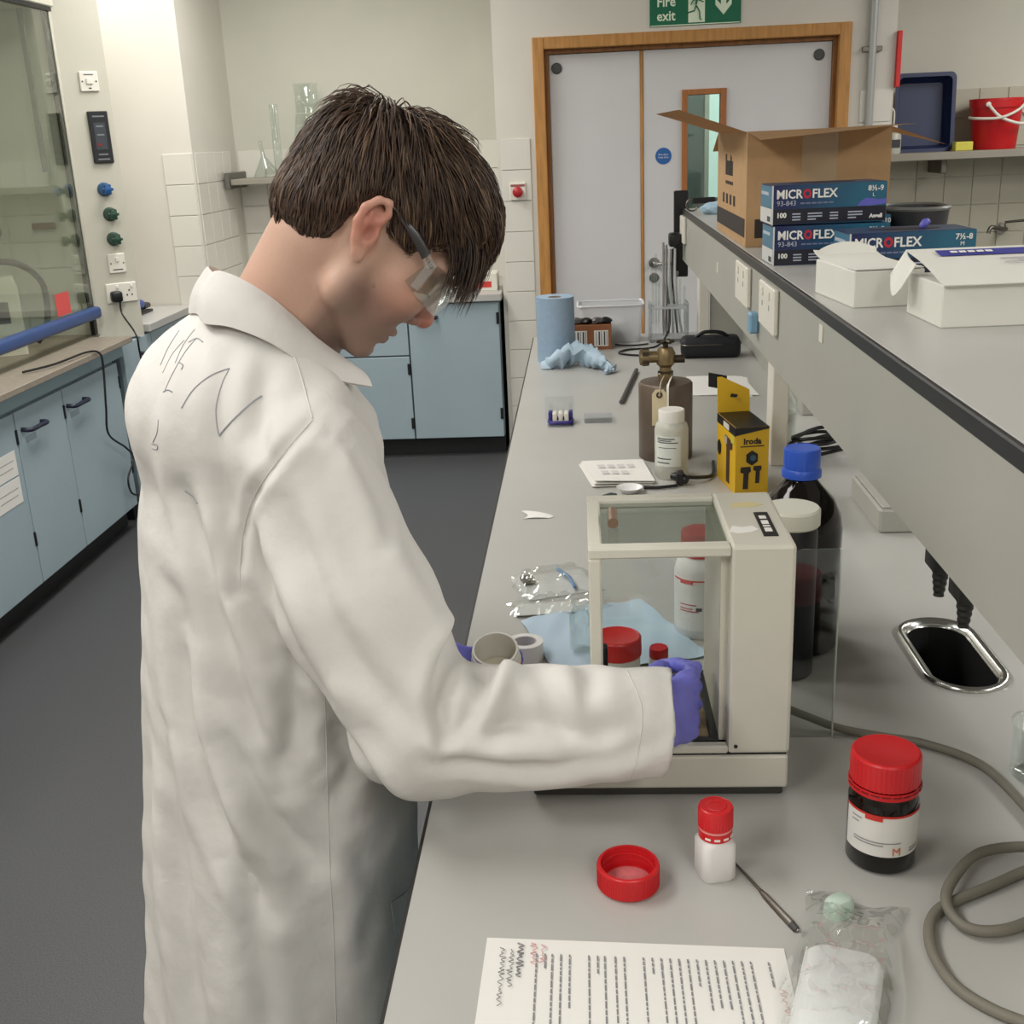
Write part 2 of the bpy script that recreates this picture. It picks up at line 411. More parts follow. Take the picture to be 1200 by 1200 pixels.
objw('sash_note', box(-2.1415, -2.141, 4.55, 4.68, .985, 1.075), mat('note_red', (214, 84, 80), .7), sash)
hb = objw('sash_handle', box(-2.165, -2.115, 2.45, 4.93, .925, .977, .016, seg=3), mat('handle_blue', (46, 74, 128), .4), fh, smooth=.6)
objw('worktop', box(-2.74, -1.97, 2.3, 4.862, .825, .8505, .003), HOODTOP, fh)
objw('rear_worktop', box(-2.74, -2.17, 4.862, 4.948, .825, .8505, .003), HOODTOP, fh)
objw('apron', box(-2.72, -2.02, 2.35, 4.85, .765, .825), mat('apron_blue', (140, 162, 170), .5), fh)
# fittings on the splayed post face; local x runs along the face, local -y points out of it
PRZ = math.atan2(PO_[1]-PI_[1], PO_[0]-PI_[0])
def post_at(a, z): return (PI_[0]+a*math.cos(PRZ), PI_[1]+a*math.sin(PRZ), z)
def fplate(w, h, t=.010): return box(-w/2, w/2, -t, -.0004, -h/2, h/2, .003)
sw = thing('isolator_switch', 'square white isolator switch high on fume cupboard post', 'switch', post_at(.124, 1.905), PRZ)
obj('plate', fplate(.078, .080), WHITEP, sw)
obj('rocker', box(-.014, .014, -.016, -.010, -.012, .014, .003), WHITEP, sw)
for x in (-.029, .029): obj('screw', box(x-.003, x+.003, -.0112, -.010, -.003, .003), DISC, sw)
obj('upper_print', box(-.02, .02, -.0104, -.010, .025, .029), INK, sw)
obj('lower_print', box(-.006, .006, -.0104, -.010, -.030, -.024), INK, sw)
ds = thing('airflow_monitor', 'black airflow monitor panel on fume cupboard post', 'display', post_at(.137, 1.680), PRZ)
obj('case', fplate(.084, .212, .016), mat('monitor_black', (34, 35, 38), .4), ds)
obj('screen', box(-.024, .024, -.0168, -.016, -.05, .06), mat('screen_grey', (62, 68, 74), .3), ds)
for z, w in ((.085, .05), (.045, .03), (.01, .03), (-.07, .04), (-.09, .05)): obj('print', box(-w/2, w/2, -.0175, -.0166, z-.003, z+.003), mat('print_grey', (120, 124, 128), .6), ds)
obj('alarm_lamp', box(-.018, .0, -.0178, -.0166, -.036, -.024), mat('lamp_dull_red', (122, 40, 44), .4), ds)
for (a, z, nm, cc, lab) in ((.122, 1.465, 'valve_blue', (28, 84, 140), 'blue control valve knob on fume cupboard post, uppermost'), (.131, 1.36, 'valve_green', (34, 70, 52), 'dark green valve knob below blue knob on post'), (.131, 1.254, 'valve_green', (34, 70, 52), 'dark green valve knob just above white switch on post')):
    k = thing('valve_knob', lab, 'knob', post_at(a, z), PRZ)
    m = mat(nm, cc, .4)
    T0 = RX(PI/2)
    obj('rose', lathe([(0, .0004), (.030, .0004), (.030, .006), (.024, .014), (0, .014)], 24, T=T0), mat(nm+'_rose', tuple(int(v*.6+34) for v in cc), .5), k, smooth=.6)
    obj('stem', lathe([(.011, .014), (.011, .045), (0, .045)], 16, T=T0), DSTEEL, k, smooth=.6)
    bm = lathe([(0, .038), (.016, .038), (.019, .046), (.016, .060), (0, .064)], 16, T=T0)
    for a_ in range(3): box(-.024, .024, -.058, -.046, -.006, .006, .003, bm=bm, T=RY(PI/3*a_))
    obj('handle', bm, m, k)
k = thing('switch_plate', 'white single switch plate below green knobs', 'switch', post_at(.128, 1.149), PRZ)
obj('plate', fplate(.075, .084), WHITEP, k)
obj('lever', box(-.006, .008, -.016, -.010, .006, .026, .002), WHITEP, k)
for x in (-.028, .028): obj('screw', box(x-.003, x+.003, -.0112, -.010, -.003, .003), DISC, k)
obj('print', box(-.022, .022, -.0104, -.010, -.03, -.025), INK, k)
k = thing('double_socket', 'white double socket outlet low on fume cupboard post', 'socket', post_at(.130, 1.020), PRZ)
obj('plate', fplate(.136, .086), WHITEP, k)
for x in (-.018, .045): obj('rocker', box(x-.006, x+.006, -.015, -.010, .018, .034, .002), WHITEP, k)
for x, z in ((.022, -.012), (.044, -.012), (.033, .008)): obj('pin_hole', box(x-.003, x+.003, -.0108, -.0098, z-.004, z+.004), DISC, k)
k = thing('mains_plug', 'black mains plug and lead in double socket, lead hanging past worktop', 'plug', (-2.075, 5.0, 1.007))
k.location = post_at(.097, 1.007); k.rotation_euler = (0, 0, PRZ)
obj('body', box(-.024, .024, -.052, -.0105, -.024, .024, .010, seg=2), BLACK, k, smooth=.8)
o = objw('lead', tube(spline([(-2.052, 4.985, .988), (-2.045, 4.975, .93), (-1.955, 4.868, .857), (-1.95, 4.87, .78), (-1.97, 4.95, .6), (-1.99, 5.04, .46), (-2.0, 5.12, .36), (-2.0, 5.2, .33)], 8), .0045, 6), BLACK, k, smooth=1)
o.data.transform(RZ(-PRZ))
k = thing('equipment_lead', 'black lead trailing from sash over worktop edge down cabinet doors', 'cable', (-1.96, 4.3, .8))
objw('lead', tube(spline([(-2.06, 4.02, .86), (-2.0, 4.16, .862), (-1.98, 4.40, .862), (-1.957, 4.47, .845), (-1.955, 4.48, .78), (-1.965, 4.47, .62), (-1.985, 4.50, .50), (-1.99, 4.66, .40), (-1.995, 4.74, .33), (-2.0, 4.66, .26), (-2.0, 4.68, .185), (-2.0, 4.80, .155), (-2.0, 4.93, .20)], 8), .0045, 6), BLACK, k, smooth=1)
# things standing inside the fume cupboard
k = thing('hood_instrument', 'white instrument with dark window inside fume cupboard', 'instrument', (-2.335, 4.49, .8512), .47)
IW = mat('instrument_white', (222, 218, 202), .5)
obj('case', rloft([(0, rrect(.135, .12, .012)), (.27, rrect(.135, .12, .012)), (.31, rrect(.11, .10, .012))]), IW, k, smooth=.6)
obj('window', box(-.022, .022, -.063, -.0602, .13, .215, .002), mat('window_brown', (66, 50, 42), .3), k)
k = thing('rubber_hose', 'thick brown rubber hose curving behind sash glass', 'hose', (-2.3, 4.65, .8505))
objw('hose', tube(spline([(-2.40, 4.36, 1.21), (-2.33, 4.44, 1.225), (-2.27, 4.56, 1.20), (-2.25, 4.68, 1.12), (-2.25, 4.70, 1.02), (-2.26, 4.68, .93), (-2.30, 4.66, .868)], 8), .013, 8), mat('hose_brown', (74, 62, 50), .6), k, smooth=1)
k = thing('clamp_stand', 'steel clamp stand with ring inside fume cupboard', 'clamp stand', (-2.56, 4.84, .8512))
obj('base', box(-.08, .08, -.05, .05, 0, .012, .003), DSTEEL, k)
obj('rod', tube([(0, 0, .012), (0, 0, .62)], .006, 8), DSTEEL, k, smooth=1)
obj('ring', tube([(.06+.032*math.cos(a), .0, .465+.032*math.sin(a)) for a in [2*PI*i/16 for i in range(16)]], .005, 6, closed=True), DSTEEL, k, smooth=1)
obj('boss', box(-.014, .03, -.012, .03, .45, .48, .003), mat('brass_dull', (128, 108, 70), .4, metal=.8), k)
k = thing('wooden_block', 'small brown wooden block fixed to fume cupboard end wall', 'block', (-2.31, 4.9295, 1.327))
obj('block', box(-.05, .05, -.02, 0, -.014, .014, .003), mat('wood_brown', (112, 84, 52), .6), k)
# cabinets under the fume cupboard and left counter
HND = mat('handle_dark', (26, 32, 54), .4)
CARC = mat('carcass_grey', (120, 136, 142), .6)
def cabinet_x(y0, y1, ztop, lab, hy, hz=None, hinge=True, sheets=False):
    """cabinet whose door faces +X"""
    c = thing('base_cabinet', lab, 'cabinet', (-2.4, (y0+y1)/2, 0), group='blue cabinets along the left wall')
    objw('body', box(-2.72, -2.047, y0+.001, y1-.001, .10, ztop), CARC, c)
    objw('plinth', box(-2.70, -2.085, y0, y1, 0, .10), KICK, c)
    d = objw('door', box(-2.046, -2.025, y0+.004, y1-.004, .105, ztop-.006, .0015), BLUE, c)
    z = hz or ztop-.075
    bm = tube(spline([(-2.025, hy, z), (-1.995, hy+.01, z-.004), (-1.992, hy+.075, z-.004), (-1.995, hy+.14, z-.006), (-2.025, hy+.15, z-.006)], 5), .0085, 8)
    objw('handle', bm, HND, d, smooth=1)
    objw('label_plate', box(-2.0252, -2.0244, hy+.02, hy+.10, z-.055, z-.03), mat('label_grey', (128, 142, 150), .6), d)
    for zz in (.25, ztop-.12): objw('hinge', box(-2.03, -2.020, y1-.012, y1+.0, zz, zz+.055, .002), BLACK, c)
    return c
cabinet_x(3.02, 3.425, .755, 'blue cabinet under fume cupboard, first from the camera', 3.06)
cabinet_x(3.425, 3.83, .755, 'blue cabinet with paper notices on its door', 3.46)
cabinet_x(3.83, 4.226, .755, 'blue cabinet under fume cupboard, next past the paper notices', 3.87)
cabinet_x(4.226, 4.785, .755, 'blue cabinet with black leads hanging over its door', 4.25)
cabinet_x(4.865, 5.22, .815, 'blue cabinet under plain counter, next to fume cupboard post', 5.06)
cabinet_x(5.22, 5.775, .815, 'blue cabinet under plain counter, beside the tiled pier', 5.245)
for z0, z1, q in ((.535, .625, 'upper'), (.435, .528, 'lower')):
    n = thing('door_notice', 'white paper notice taped to blue cabinet door, %s of two' % q, 'notice', (-2.0245, 3.70, z0))
    objw('sheet', box(-2.0245, -2.0235, 3.60, 3.79, z0, z1), PAPER, n)
    objw('print_lines', box(-2.0235, -2.0232, 3.63, 3.76, z0+.03, z0+.034, bm=box(-2.0235, -2.0232, 3.63, 3.77, z0+.055, z0+.059)), mat('faint_ink', (170, 168, 166), .8), n)
k = thing('side_counter', 'pale grey counter between fume cupboard and tiled pier', 'counter', (-2.4, 5.48, .82))
objw('worktop', box(-2.74, -2.0, 5.16, 5.79, .82, .857, .003), BENCH, k)
k = thing('blue_stapler', 'long blue stapler with black nose on side counter', 'stapler', (-2.17, 5.45, .857))
obj('base', box(-.025, .025, -.13, .16, 0, .012, .003), BLACK, k)
obj('arm', tube(spline([(0, -.16, .045), (0, -.05, .052), (0, .08, .042)], 5), [.028]*5+[.028]*5+[.018], 10, flat=.8), mat('stapler_blue', (40, 70, 150), .35), k, smooth=1)
obj('nose', tube([(0, .08, .036), (0, .165, .03)], [.02, .014], 8), BLACK, k, smooth=1)
k = thing('metal_punch', 'grey metal hole punch with lever handle on side counter', 'punch', (-2.33, 5.60, .857))
obj('base', box(-.05, .06, -.07, .07, 0, .02, .004), DSTEEL, k)
obj('bracket', box(-.012, .012, .03, .055, .02, .09, .004, bm=box(-.012, .012, -.055, -.03, .02, .06, .004)), STEEL, k)
obj('lever', tube([(0, .05, .085), (0, -.26, .088)], .009, 8), STEEL, k, smooth=1)
# cabinets across the back of the recess
def cabinet_y(x0, x1, lab, drawer):
    c = thing('base_cabinet', lab, 'cabinet', ((x0+x1)/2, 6.15, 0), group='blue cabinets across the back')
    objw('body', box(x0+.001, x1-.001, 5.842, 6.52, .10, .82), CARC, c)
    objw('plinth', box(x0, x1, 5.89, 6.5, 0, .10), KICK, c)
    zt = .548 if drawer else .816
    d = objw('door', box(x0+.004, x1-.004, 5.82, 5.841, .105, zt-.003, .0015), BLUE, c)
    hx = x0+.04
    objw('handle', tube(spline([(hx, 5.82, zt-.07), (hx+.01, 5.79, zt-.07), (hx+.10, 5.79, zt-.07), (hx+.11, 5.82, zt-.07)], 4), .01, 8), HND, d, smooth=1)
    if drawer:
        w = objw('drawer', box(x0+.004, x1-.004, 5.82, 5.841, .553, .816, .0015), BLUE, c)
        objw('handle', tube(spline([(hx, 5.82, .72), (hx+.01, 5.79, .72), (hx+.10, 5.79, .72), (hx+.11, 5.82, .72)], 4), .01, 8), HND, w, smooth=1)
    for zz in ((.16, .45) if drawer else (.20, .70)): objw('hinge', box(x1-.016, x1-.001, 5.812, 5.825, zz, zz+.06, .002), BLACK, c)
cabinet_y(-.90, -.425, 'tall blue cabinet door next to the tiled door bay', False)
cabinet_y(-1.39, -.90, 'blue cabinet with drawer, left of tall blue door', True)
cabinet_y(-1.88, -1.39, 'blue cabinet with drawer in the back corner', True)
k = thing('back_counter', 'pale grey counter across the back recess', 'counter', (-1.15, 6.1, .82))
objw('worktop', box(-1.905, -.41, 5.79, 6.54, .82, .857, .003), BENCH, k)
for x0, x1, q in ((-.70, -.575, 'left'), (-.555, -.435, 'right')):
    k = thing('labelled_carton', 'white carton with red label on back counter, %s of two' % q, 'carton', ((x0+x1)/2, 6.0, .857))
    objw('box', box(x0, x1, 5.92, 6.08, .857, .945, .003), WHITEP, k)
    objw('red_label', box(x0+.02, x1-.03, 5.918, 5.92, .875, .905), mat('label_red', (206, 60, 56), .6), k)
# left wall shelf with glassware
k = thing('wall_shelf', 'grey wall shelf carrying glassware behind the head', 'shelf', (-1.5, 6.54, 1.425))
SHM = mat('shelf_grey', (150, 145, 132), .5, noise=(5, .06))
objw('board', box(-1.86, -.95, 6.22, 6.54, 1.425, 1.455, .003), SHM, k)
objw('end_bracket', box(-1.885, -1.862, 6.20, 6.54, 1.405, 1.49, .003), mat('bracket_dark', (100, 97, 88), .5), k)
GLS = glass('lab_glass', (250, 252, 251), .035, .6)
def lathe_shell(prof, t=.002): return prof+[(max(r-t, .0005), z) for r, z in reversed(prof)]
k = thing('conical_flask', 'large clear glass conical flask upright on wall shelf', 'flask', (-1.455, 6.42, 1.455))
obj('glass', lathe(lathe_shell([(.0, 0), (.105, 0), (.112, .02), (.062, .34), (.062, .46), (.070, .47)], .003), 32), GLS, k, smooth=1)
for z in (.14, .20, .26, .32): obj('graduation', tube([((.112-(z-.02)*.15625+.0005)*math.cos(a), (.112-(z-.02)*.15625+.0005)*math.sin(a), z) for a in [-PI*.8+.6*PI*i/12 for i in range(13)]], .0015, 4), WHITEP, k)
k = thing('glass_funnel', 'clear glass funnel leaning on wall shelf beside flask', 'funnel', (-1.70, 6.38, 1.455))
obj('cone', lathe(lathe_shell([(.075, .0), (.012, .10), (.010, .18)], .002), 28, T=TR(0, 0, .012) @ RY(-.12)), GLS, k, smooth=1)
k = thing('measuring_cylinder', 'narrow clear glass measuring cylinder on wall shelf', 'cylinder', (-1.60, 6.262, 1.455))
obj('foot', prism([(.04*math.cos(PI/3*i), .04*math.sin(PI/3*i)) for i in range(6)], 0, .01), GLS, k)
obj('tube', lathe(lathe_shell([(.0, .01), (.022, .01), (.022, .36), (.026, .368)], .002), 20), GLS, k, smooth=1)
# right hand recess: shelf, tray, wash bottle, sponge, bucket, tap
k = thing('recess_shelf', 'long grey wall shelf carrying red bucket and navy tray', 'shelf', (2.3, 6.54, 1.40))
objw('board', box(1.52, 3.1, 6.2, 6.54, 1.402, 1.44, .003), SHM, k)
for x in (1.9, 2.7): objw('bracket', box(x-.015, x+.015, 6.3, 6.54, 1.33, 1.402, .003), DSTEEL, k)
k = thing('plastic_tray', 'navy blue plastic tray standing upright on recess shelf', 'tray', (1.80, 6.42, 1.44))
NV = mat('tray_navy', (28, 42, 82), .45)
T0 = RX(PI/2-.08) @ TR(0, .19, 0)
obj('rim', rloft([(.06, rrect(.30, .385, .03)), (.072, rrect(.31, .395, .032)), (.072, rrect(.27, .355, .025)), (.06, rrect(.265, .35, .025))], T=T0, cap=False), NV, k, smooth=.5)
obj('wall', rloft([(.06, rrect(.267, .352, .025)), (-.02, rrect(.235, .32, .022)), (-.023, rrect(.23, .315, .02)), (-.019, rrect(.228, .312, .02)), (.06, rrect(.262, .347, .024))], T=T0, cap=False), NV, k, smooth=.5)
obj('base', prism(rrect(.236, .32, .022), -.024, -.019, T=T0), NV, k)
k = thing('wash_bottle', 'small white wash bottle with bent spout in front of navy tray', 'bottle', (1.625, 6.29, 1.44))
TRANSL = mat('translucent_plastic', (214, 214, 200), .35, trans=.25)
obj('body', lathe([(0, 0), (.04, 0), (.042, .01), (.042, .09), (.03, .11), (.018, .118), (0, .118)], 24), TRANSL, k, smooth=.8)
obj('cap', lathe([(0, .118), (.021, .118), (.021, .14), (0, .142)], 20), WHITEP, k, smooth=.6)
obj('spout', tube(spline([(0, 0, .14), (0, 0, .20), (-.012, 0, .222), (-.035, 0, .222), (-.045, 0, .20)], 5), .005, 8), WHITEP, k, smooth=1)
obj('print', box(-.028, .028, -.0432, -.042, .03, .07), INK, k)
k = thing('sponge', 'small yellow sponge between tray and bucket', 'sponge', (1.985, 6.30, 1.44))
obj('foam', box(-.045, .045, -.03, .03, 0, .045, .005, seg=2), mat('sponge_yellow', (214, 206, 92), .9, bump=(200, .5)), k)
k = thing('bucket', 'red plastic bucket with white handle on recess shelf', 'bucket', (2.165, 6.37, 1.44))
BR = mat('bucket_red', (200, 26, 32), .4)
obj('body', lathe([(0, 0), (.105, 0), (.108, .004), (.128, .235), (.136, .237), (.136, .25), (.126, .25), (.104, .008), (0, .008)], 40), BR, k, smooth=.7)
obj('spout_rim', lathe([(.129, .205), (.133, .205), (.135, .237), (.129, .237)], 40), BR, k, smooth=.7)
for s_, yy in ((1, -.14), (-1, .14)):
    obj('handle_lug', lathe([(0, 0), (.012, 0), (.012, .012), (0, .014)], 14, T=TR(s_*-.08, -.106, .222) @ RX(PI/2) if s_ == 1 else TR(.08, .106, .222) @ RX(-PI/2)), WHITEP, k, smooth=1)
obj('handle', tube(spline([(-.08, -.112, .222), (-.03, -.15, .16), (.06, -.155, .125), (.135, -.08, .13), (.15, .02, .17), (.12, .1, .215), (.08, .114, .222)], 8), .008, 8), WHITEP, k, smooth=1)
obj('grip', tube(spline([(-.15, -.05, .16), (-.13, -.12, .155), (-.03, -.158, .155), (.06, -.148, .19), (.135, -.06, .24)], 8), .007, 8), WHITEP, k, smooth=1)
k = thing('bench_tap', 'small metal lever tap on tiled recess wall', 'tap', (2.30, 6.535, 1.02))
obj('rose', lathe([(0, 0), (.03, 0), (.03, .01), (0, .012)], 20, T=RX(PI/2)), STEEL, k, smooth=.6)
obj('body', tube(spline([(0, 0, 0), (0, -.08, .0), (-.04, -.14, .005), (-.11, -.17, .02), (-.125, -.175, -.01)], 5), .011, 8), DSTEEL, k, smooth=1)
obj('lever', tube([(0, -.06, .0), (0, -.06, .035), (.09, -.10, .045)], .007, 8), DSTEEL, k, smooth=1)
# ================================================================== BENCH AND REAGENT SHELF
BT = .9
bx0, bx1, by0, by1 = -.18, 1.55, .42, 4.18
lb = thing('lab_bench', 'long grey island lab bench with dark edge', 'bench', (.685, 2.3, 0))
SKC = (.495, 1.453); sk_out = [(SKC[0]+x, SKC[1]+y) for x, y in rrect(.085, .205, .042, 8)]
def slab_hole(outer, hole, z0, z1):
    b = bmesh.new(); tri = tessellate_polygon([[Vector((x, y, 0)) for x, y in outer], [Vector((x, y, 0)) for x, y in hole]])
    pts = outer+hole
    for z, flip in ((z1, False), (z0, True)):
        vs = [b.verts.new((x, y, z)) for x, y in pts]
        for t in tri: b.faces.new([vs[i] for i in (t if not flip else t[::-1])])
        if z == z1: top = vs
        else: bot = vs
    for loop in (range(len(outer)), range(len(outer), len(pts))):
        l = list(loop)
        for i, a in enumerate(l): c = l[(i+1) % len(l)]; b.faces.new((top[a], top[c], bot[c], bot[a]))
    return b
objw('worktop', slab_hole([(bx0, by0), (bx1, by0), (bx1, by1), (bx0, by1)], sk_out, .868, BT), BENCH, lb)
EDG = mat('bench_edge_dark', (44, 42, 40), .5)
objw('front_edge', box(bx0-.004, bx0, by0, by1, .868, .8985), EDG, lb)
objw('end_edge', box(bx0, bx1, by0-.004, by0, .868, .8985), EDG, lb)
objw('carcass', box(bx0+.16, bx1-.1, by0+.05, by1-.05, .10, .72), CARC, lb)
objw('rail', box(bx0+.05, bx1-.05, by0+.03, by1-.03, .72, .80), CARC, lb)
objw('plinth', box(bx0+.18, bx1-.14, by0+.08, by1-.08, 0, .10), KICK, lb)
for i in range(7):
    y0 = by0+.06+i*.525
    d = objw('door', box(bx0+.139, bx0+.159, y0+.004, y0+.521, .11, .715, .0015), BLUE, lb)
    objw('handle', tube(spline([(bx0+.139, y0+.05, .65), (bx0+.112, y0+.06, .65), (bx0+.112, y0+.18, .65), (bx0+.139, y0+.19, .65)], 4), .01, 8), HND, d, smooth=1)
# drip cup
dc = thing('drip_cup', 'oval stainless drip cup sunk into the bench', 'sink', (SKC[0], SKC[1], BT))
def ss(w, h, r): return rrect(w, h, r, 8)
obj('rim', rloft([(.0005, ss(.112, .232, .055)), (.005, ss(.110, .230, .054)), (.007, ss(.102, .222, .05)), (.004, ss(.092, .212, .046)), (-.004, ss(.082, .202, .041))], cap=False), STEEL, dc, smooth=1)
obj('bowl', rloft([(-.004, ss(.082, .202, .041)), (-.10, ss(.074, .19, .037)), (-.13, ss(.05, .16, .025))], cap=False), mat('bowl_black', (8, 8, 9), .6), dc, smooth=1)
obj('bowl_floor', prism(ss(.05, .16, .025), -.132, -.13), MATS['bowl_black'], dc)
# reagent shelf
SX, ST, SB, SE = .363, 1.338, 1.162, 4.18
rs = thing('reagent_shelf', 'raised grey reagent shelf with black front edge along bench', 'shelf', (.7, 2.3, BT))
FAS = mat('fascia_grey', (168, 167, 158), .45, noise=(5, .04))
objw('top_board', box(SX+.006, .79, .42, SE, ST-.025, ST, .001), BENCH, rs)
objw('front_edge', box(SX-.003, SX+.0055, .42, SE, ST-.020, ST+.0005, .002), BLACK, rs)
objw('fascia', box(SX, SX+.018, .42, SE-.002, SB, ST-.020), FAS, rs)
objw('rear_fascia', box(.772, .79, .42, SE-.002, SB, ST-.027), FAS, rs)
objw('end_panel', box(SX+.018, .772, SE-.02, SE-.002, SB, ST-.027), FAS, rs)
for y in (.75, 2.40, 3.95):
    for x in (.40, .72):
        objw('leg', box(x, x+.035, y, y+.07, BT, SB, .002), WHITEP, rs)
objw('cross_panel', box(.44, .72, 3.96, 3.975, BT, SB), FAS, rs)
objw('service_duct', box(.55, .68, 2.85, 3.95, BT, SB-.03, .003), FAS, rs)
for (y, z, dy, lab) in ((2.572, 1.2735, .18, 'white double socket on shelf fascia, farther of the two large ones'), (2.218, 1.272, .175, 'white double socket on shelf fascia, nearer the camera')):
    k = thing('fascia_socket', lab, 'socket', (SX, y, z), group='sockets on the shelf fascia')
    objw('plate', box(SX-.012, SX-.0005, y-dy/2, y+dy/2, z-.043, z+.043, .003), WHITEP, k)
    for d in (-.04, .04):
        objw('rocker', box(SX-.0155, SX-.012, y+d-.008, y+d+.008, z+.018, z+.034, .001), WHITEP, k)
        objw('earth_slot', box(SX-.0125, SX-.0118, y+d-.004, y+d+.004, z-.002, z+.008), mat('slot_grey', (150, 146, 136), .6), k)
k = thing('fascia_socket', 'white single socket at far end of shelf fascia', 'socket', (SX, 4.10, 1.275), group='sockets on the shelf fascia')
objw('plate', box(SX-.012, SX-.0005, 4.03, 4.16, 1.228, 1.318, .003), WHITEP, k)
objw('rocker', box(SX-.0155, SX-.012, 4.07, 4.09, 1.29, 1.305, .001), WHITEP, k)
k = thing('plug_adaptor', 'black plug in socket at far end of shelf fascia', 'plug', (SX-.012, 4.11, 1.24))
objw('body', box(SX-.055, SX-.0125, 4.08, 4.14, 1.215, 1.262, .008, seg=2), BLACK, k, smooth=.8)
k = thing('blue_peg', 'small pale blue peg stuck on fascia between two sockets', 'peg', (SX, 2.385, 1.21))
objw('peg', box(SX-.02, SX-.0005, 2.365, 2.40, 1.195, 1.238, .004), mat('peg_blue', (120, 160, 186), .5), k)
for y, z in ((3.1, 1.25), (1.75, 1.298)):
    k = thing('fascia_tab', 'tiny white sticker on shelf fascia, %s' % ('beyond the sockets' if y > 2 else 'below the white cartons'), 'sticker', (SX, y, z))
    objw('sticker', box(SX-.002, SX-.0003, y-.012, y+.012, z-.013, z+.013), WHITEP, k)
GT = mat('tap_black', (36, 37, 36), .5)
for y, q in ((1.292, 'farther'), (1.200, 'nearer')):
    k = thing('gas_tap', 'black gas tap nozzle hanging under shelf fascia, %s of two' % q, 'tap', (.42, y, SB))
    obj('body', box(-.014, .014, -.022, .022, -.072, .0, .004, seg=2), GT, k, smooth=.8)
    prof = [(0, 0), (.009, 0), (.007, -.008)]
    obj('nozzle', lathe([(0, -.07), (.0105, -.07)]+[(.0105-.0005*i-(.0012 if i % 2 else 0), -.074-.004*i) for i in range(9)]+[(0, -.108)], 14), GT, k, smooth=.5)
    obj('lever', box(-.005, .005, -.055, -.01, -.058, -.048, .002), BLACK, k)
objw_k = thing('black_end_trunk', 'black trunking strip with hanging leads at shelf far end', 'trunking', (SX-.02, SE+.01, BT))
objw('strip', box(SX-.03, SX+.02, SE+.001, SE+.03, 1.10, 1.40, .003), BLACK, objw_k)
for i in range(5):
    x = SX-.066+.010*i; yy = SE-.02-.004*i
    objw('lead', tube(spline([(x, SE+.0, 1.20), (x-.005, yy-.02, 1.10), (x+.004, yy-.03, 1.0), (x-.004+.006*i, yy-.03, .906)], 6), .0042, 6), BLACK if i % 2 else mat('grey_lead', (190, 190, 188), .5), objw_k, smooth=1)

# ------------------------------------------------ things on the reagent shelf
CARD = mat('cardboard', (184, 148, 106), .85, noise=(30, .06), bump=(120, .08))
CARDI = mat('cardboard_inner', (170, 134, 94), .85, noise=(30, .06))
KPRINT = mat('box_print', (52, 44, 40), .8)
k = thing('cardboard_box', 'large open brown cardboard box with flaps spread', 'box', (.378, 2.70, ST+.0006))
w, d, h = .318, .56, .252
for nm, a in (('front_side', (0, w, 0, .005, 0, h)), ('back_side', (0, w, d-.005, d, 0, h)), ('left_side', (0, .005, .005, d-.005, 0, h)), ('right_side', (w-.005, w, .005, d-.005, 0, h)), ('bottom', (.005, w-.005, .005, d-.005, 0, .005))):
    obj(nm, box(*a), CARD, k)
def flap(name, p0, p1, q1, q0, t=.004):
    bm = bmesh.new(); v = [bm.verts.new(p) for p in (p0, p1, q1, q0)]; f = bm.faces.new(v)
    bmesh.ops.solidify(bm, geom=[f], thickness=t)
    return obj(name, bm, CARD, k)
flap('front_flap', (0, 0, h), (w, 0, h), (w+.012, -.15, h+.004), (.006, -.15, h-.016))
flap('left_flap', (0, .01, h), (0, d-.01, h), (-.17, d-.02, h+.055), (-.15, .04, h+.055))
flap('right_flap', (w, .01, h), (w, d-.01, h), (w+.15, d-.02, h-.02), (w+.13, .03, h-.045), .006)
flap('back_flap', (0, d, h), (w, d, h), (w, d+.13, h-.05), (0, d+.13, h-.05))
obj('packing_tape', box(w*.38, w*.63, -.001, 0, .14, h), mat('clear_tape', (176, 150, 116), .25), k)
obj('dark_band', box(-.0008, 0, .02, d, .02, .062), KPRINT, k)
obj('dark_corner', box(.02, .05, -.0008, 0, .02, .062), KPRINT, k)
for i, (y0, w_, z0, z1) in enumerate(((.385, .022, .150, .200), (.357, .016, .150, .185), (.335, .018, .150, .185), (.311, .016, .150, .185), (.290, .006, .150, .200), (.279, .010, .150, .195), (.262, .018, .150, .185))):
    obj('box_lettering', box(-.001, 0, y0-w_, y0, z0, z1), KPRINT, k)
for i in range(5): obj('box_small_print', box(-.001, 0, .36-.03*i, .38-.03*i, .128, .136), KPRINT, k)
for i in range(4): obj('handling_mark', box(-.001, 0, .42-.07*i-.016, .42-.07*i+.016, .08, .104), KPRINT, k)

GN = bpy.data.materials.new('glove_box_print'); GN.use_nodes = True
nt = GN.node_tree; b = nt.nodes['Principled BSDF']; b.inputs['Roughness'].default_value = .35
tc = nt.nodes.new('ShaderNodeTexCoord'); sp = nt.nodes.new('ShaderNodeSeparateXYZ'); nt.links.new(tc.outputs['Object'], sp.inputs[0])
nz = nt.nodes.new('ShaderNodeTexNoise'); nz.inputs['Scale'].default_value = 9; nt.links.new(tc.outputs['Object'], nz.inputs['Vector'])
ad = nt.nodes.new('ShaderNodeMath'); ad.operation = 'MULTIPLY_ADD'; ad.inputs[1].default_value = .12; nt.links.new(nz.outputs[0], ad.inputs[0]); nt.links.new(sp.outputs[0], ad.inputs[2])
mr = nt.nodes.new('ShaderNodeMapRange'); mr.inputs[1].default_value = .08; mr.inputs[2].default_value = .24; nt.links.new(ad.outputs[0], mr.inputs[0])
cr = nt.nodes.new('ShaderNodeValToRGB'); cr.color_ramp.elements[0].color = (*lin((26, 34, 82)), 1); cr.color_ramp.elements[1].color = (*lin((32, 96, 122)), 1)
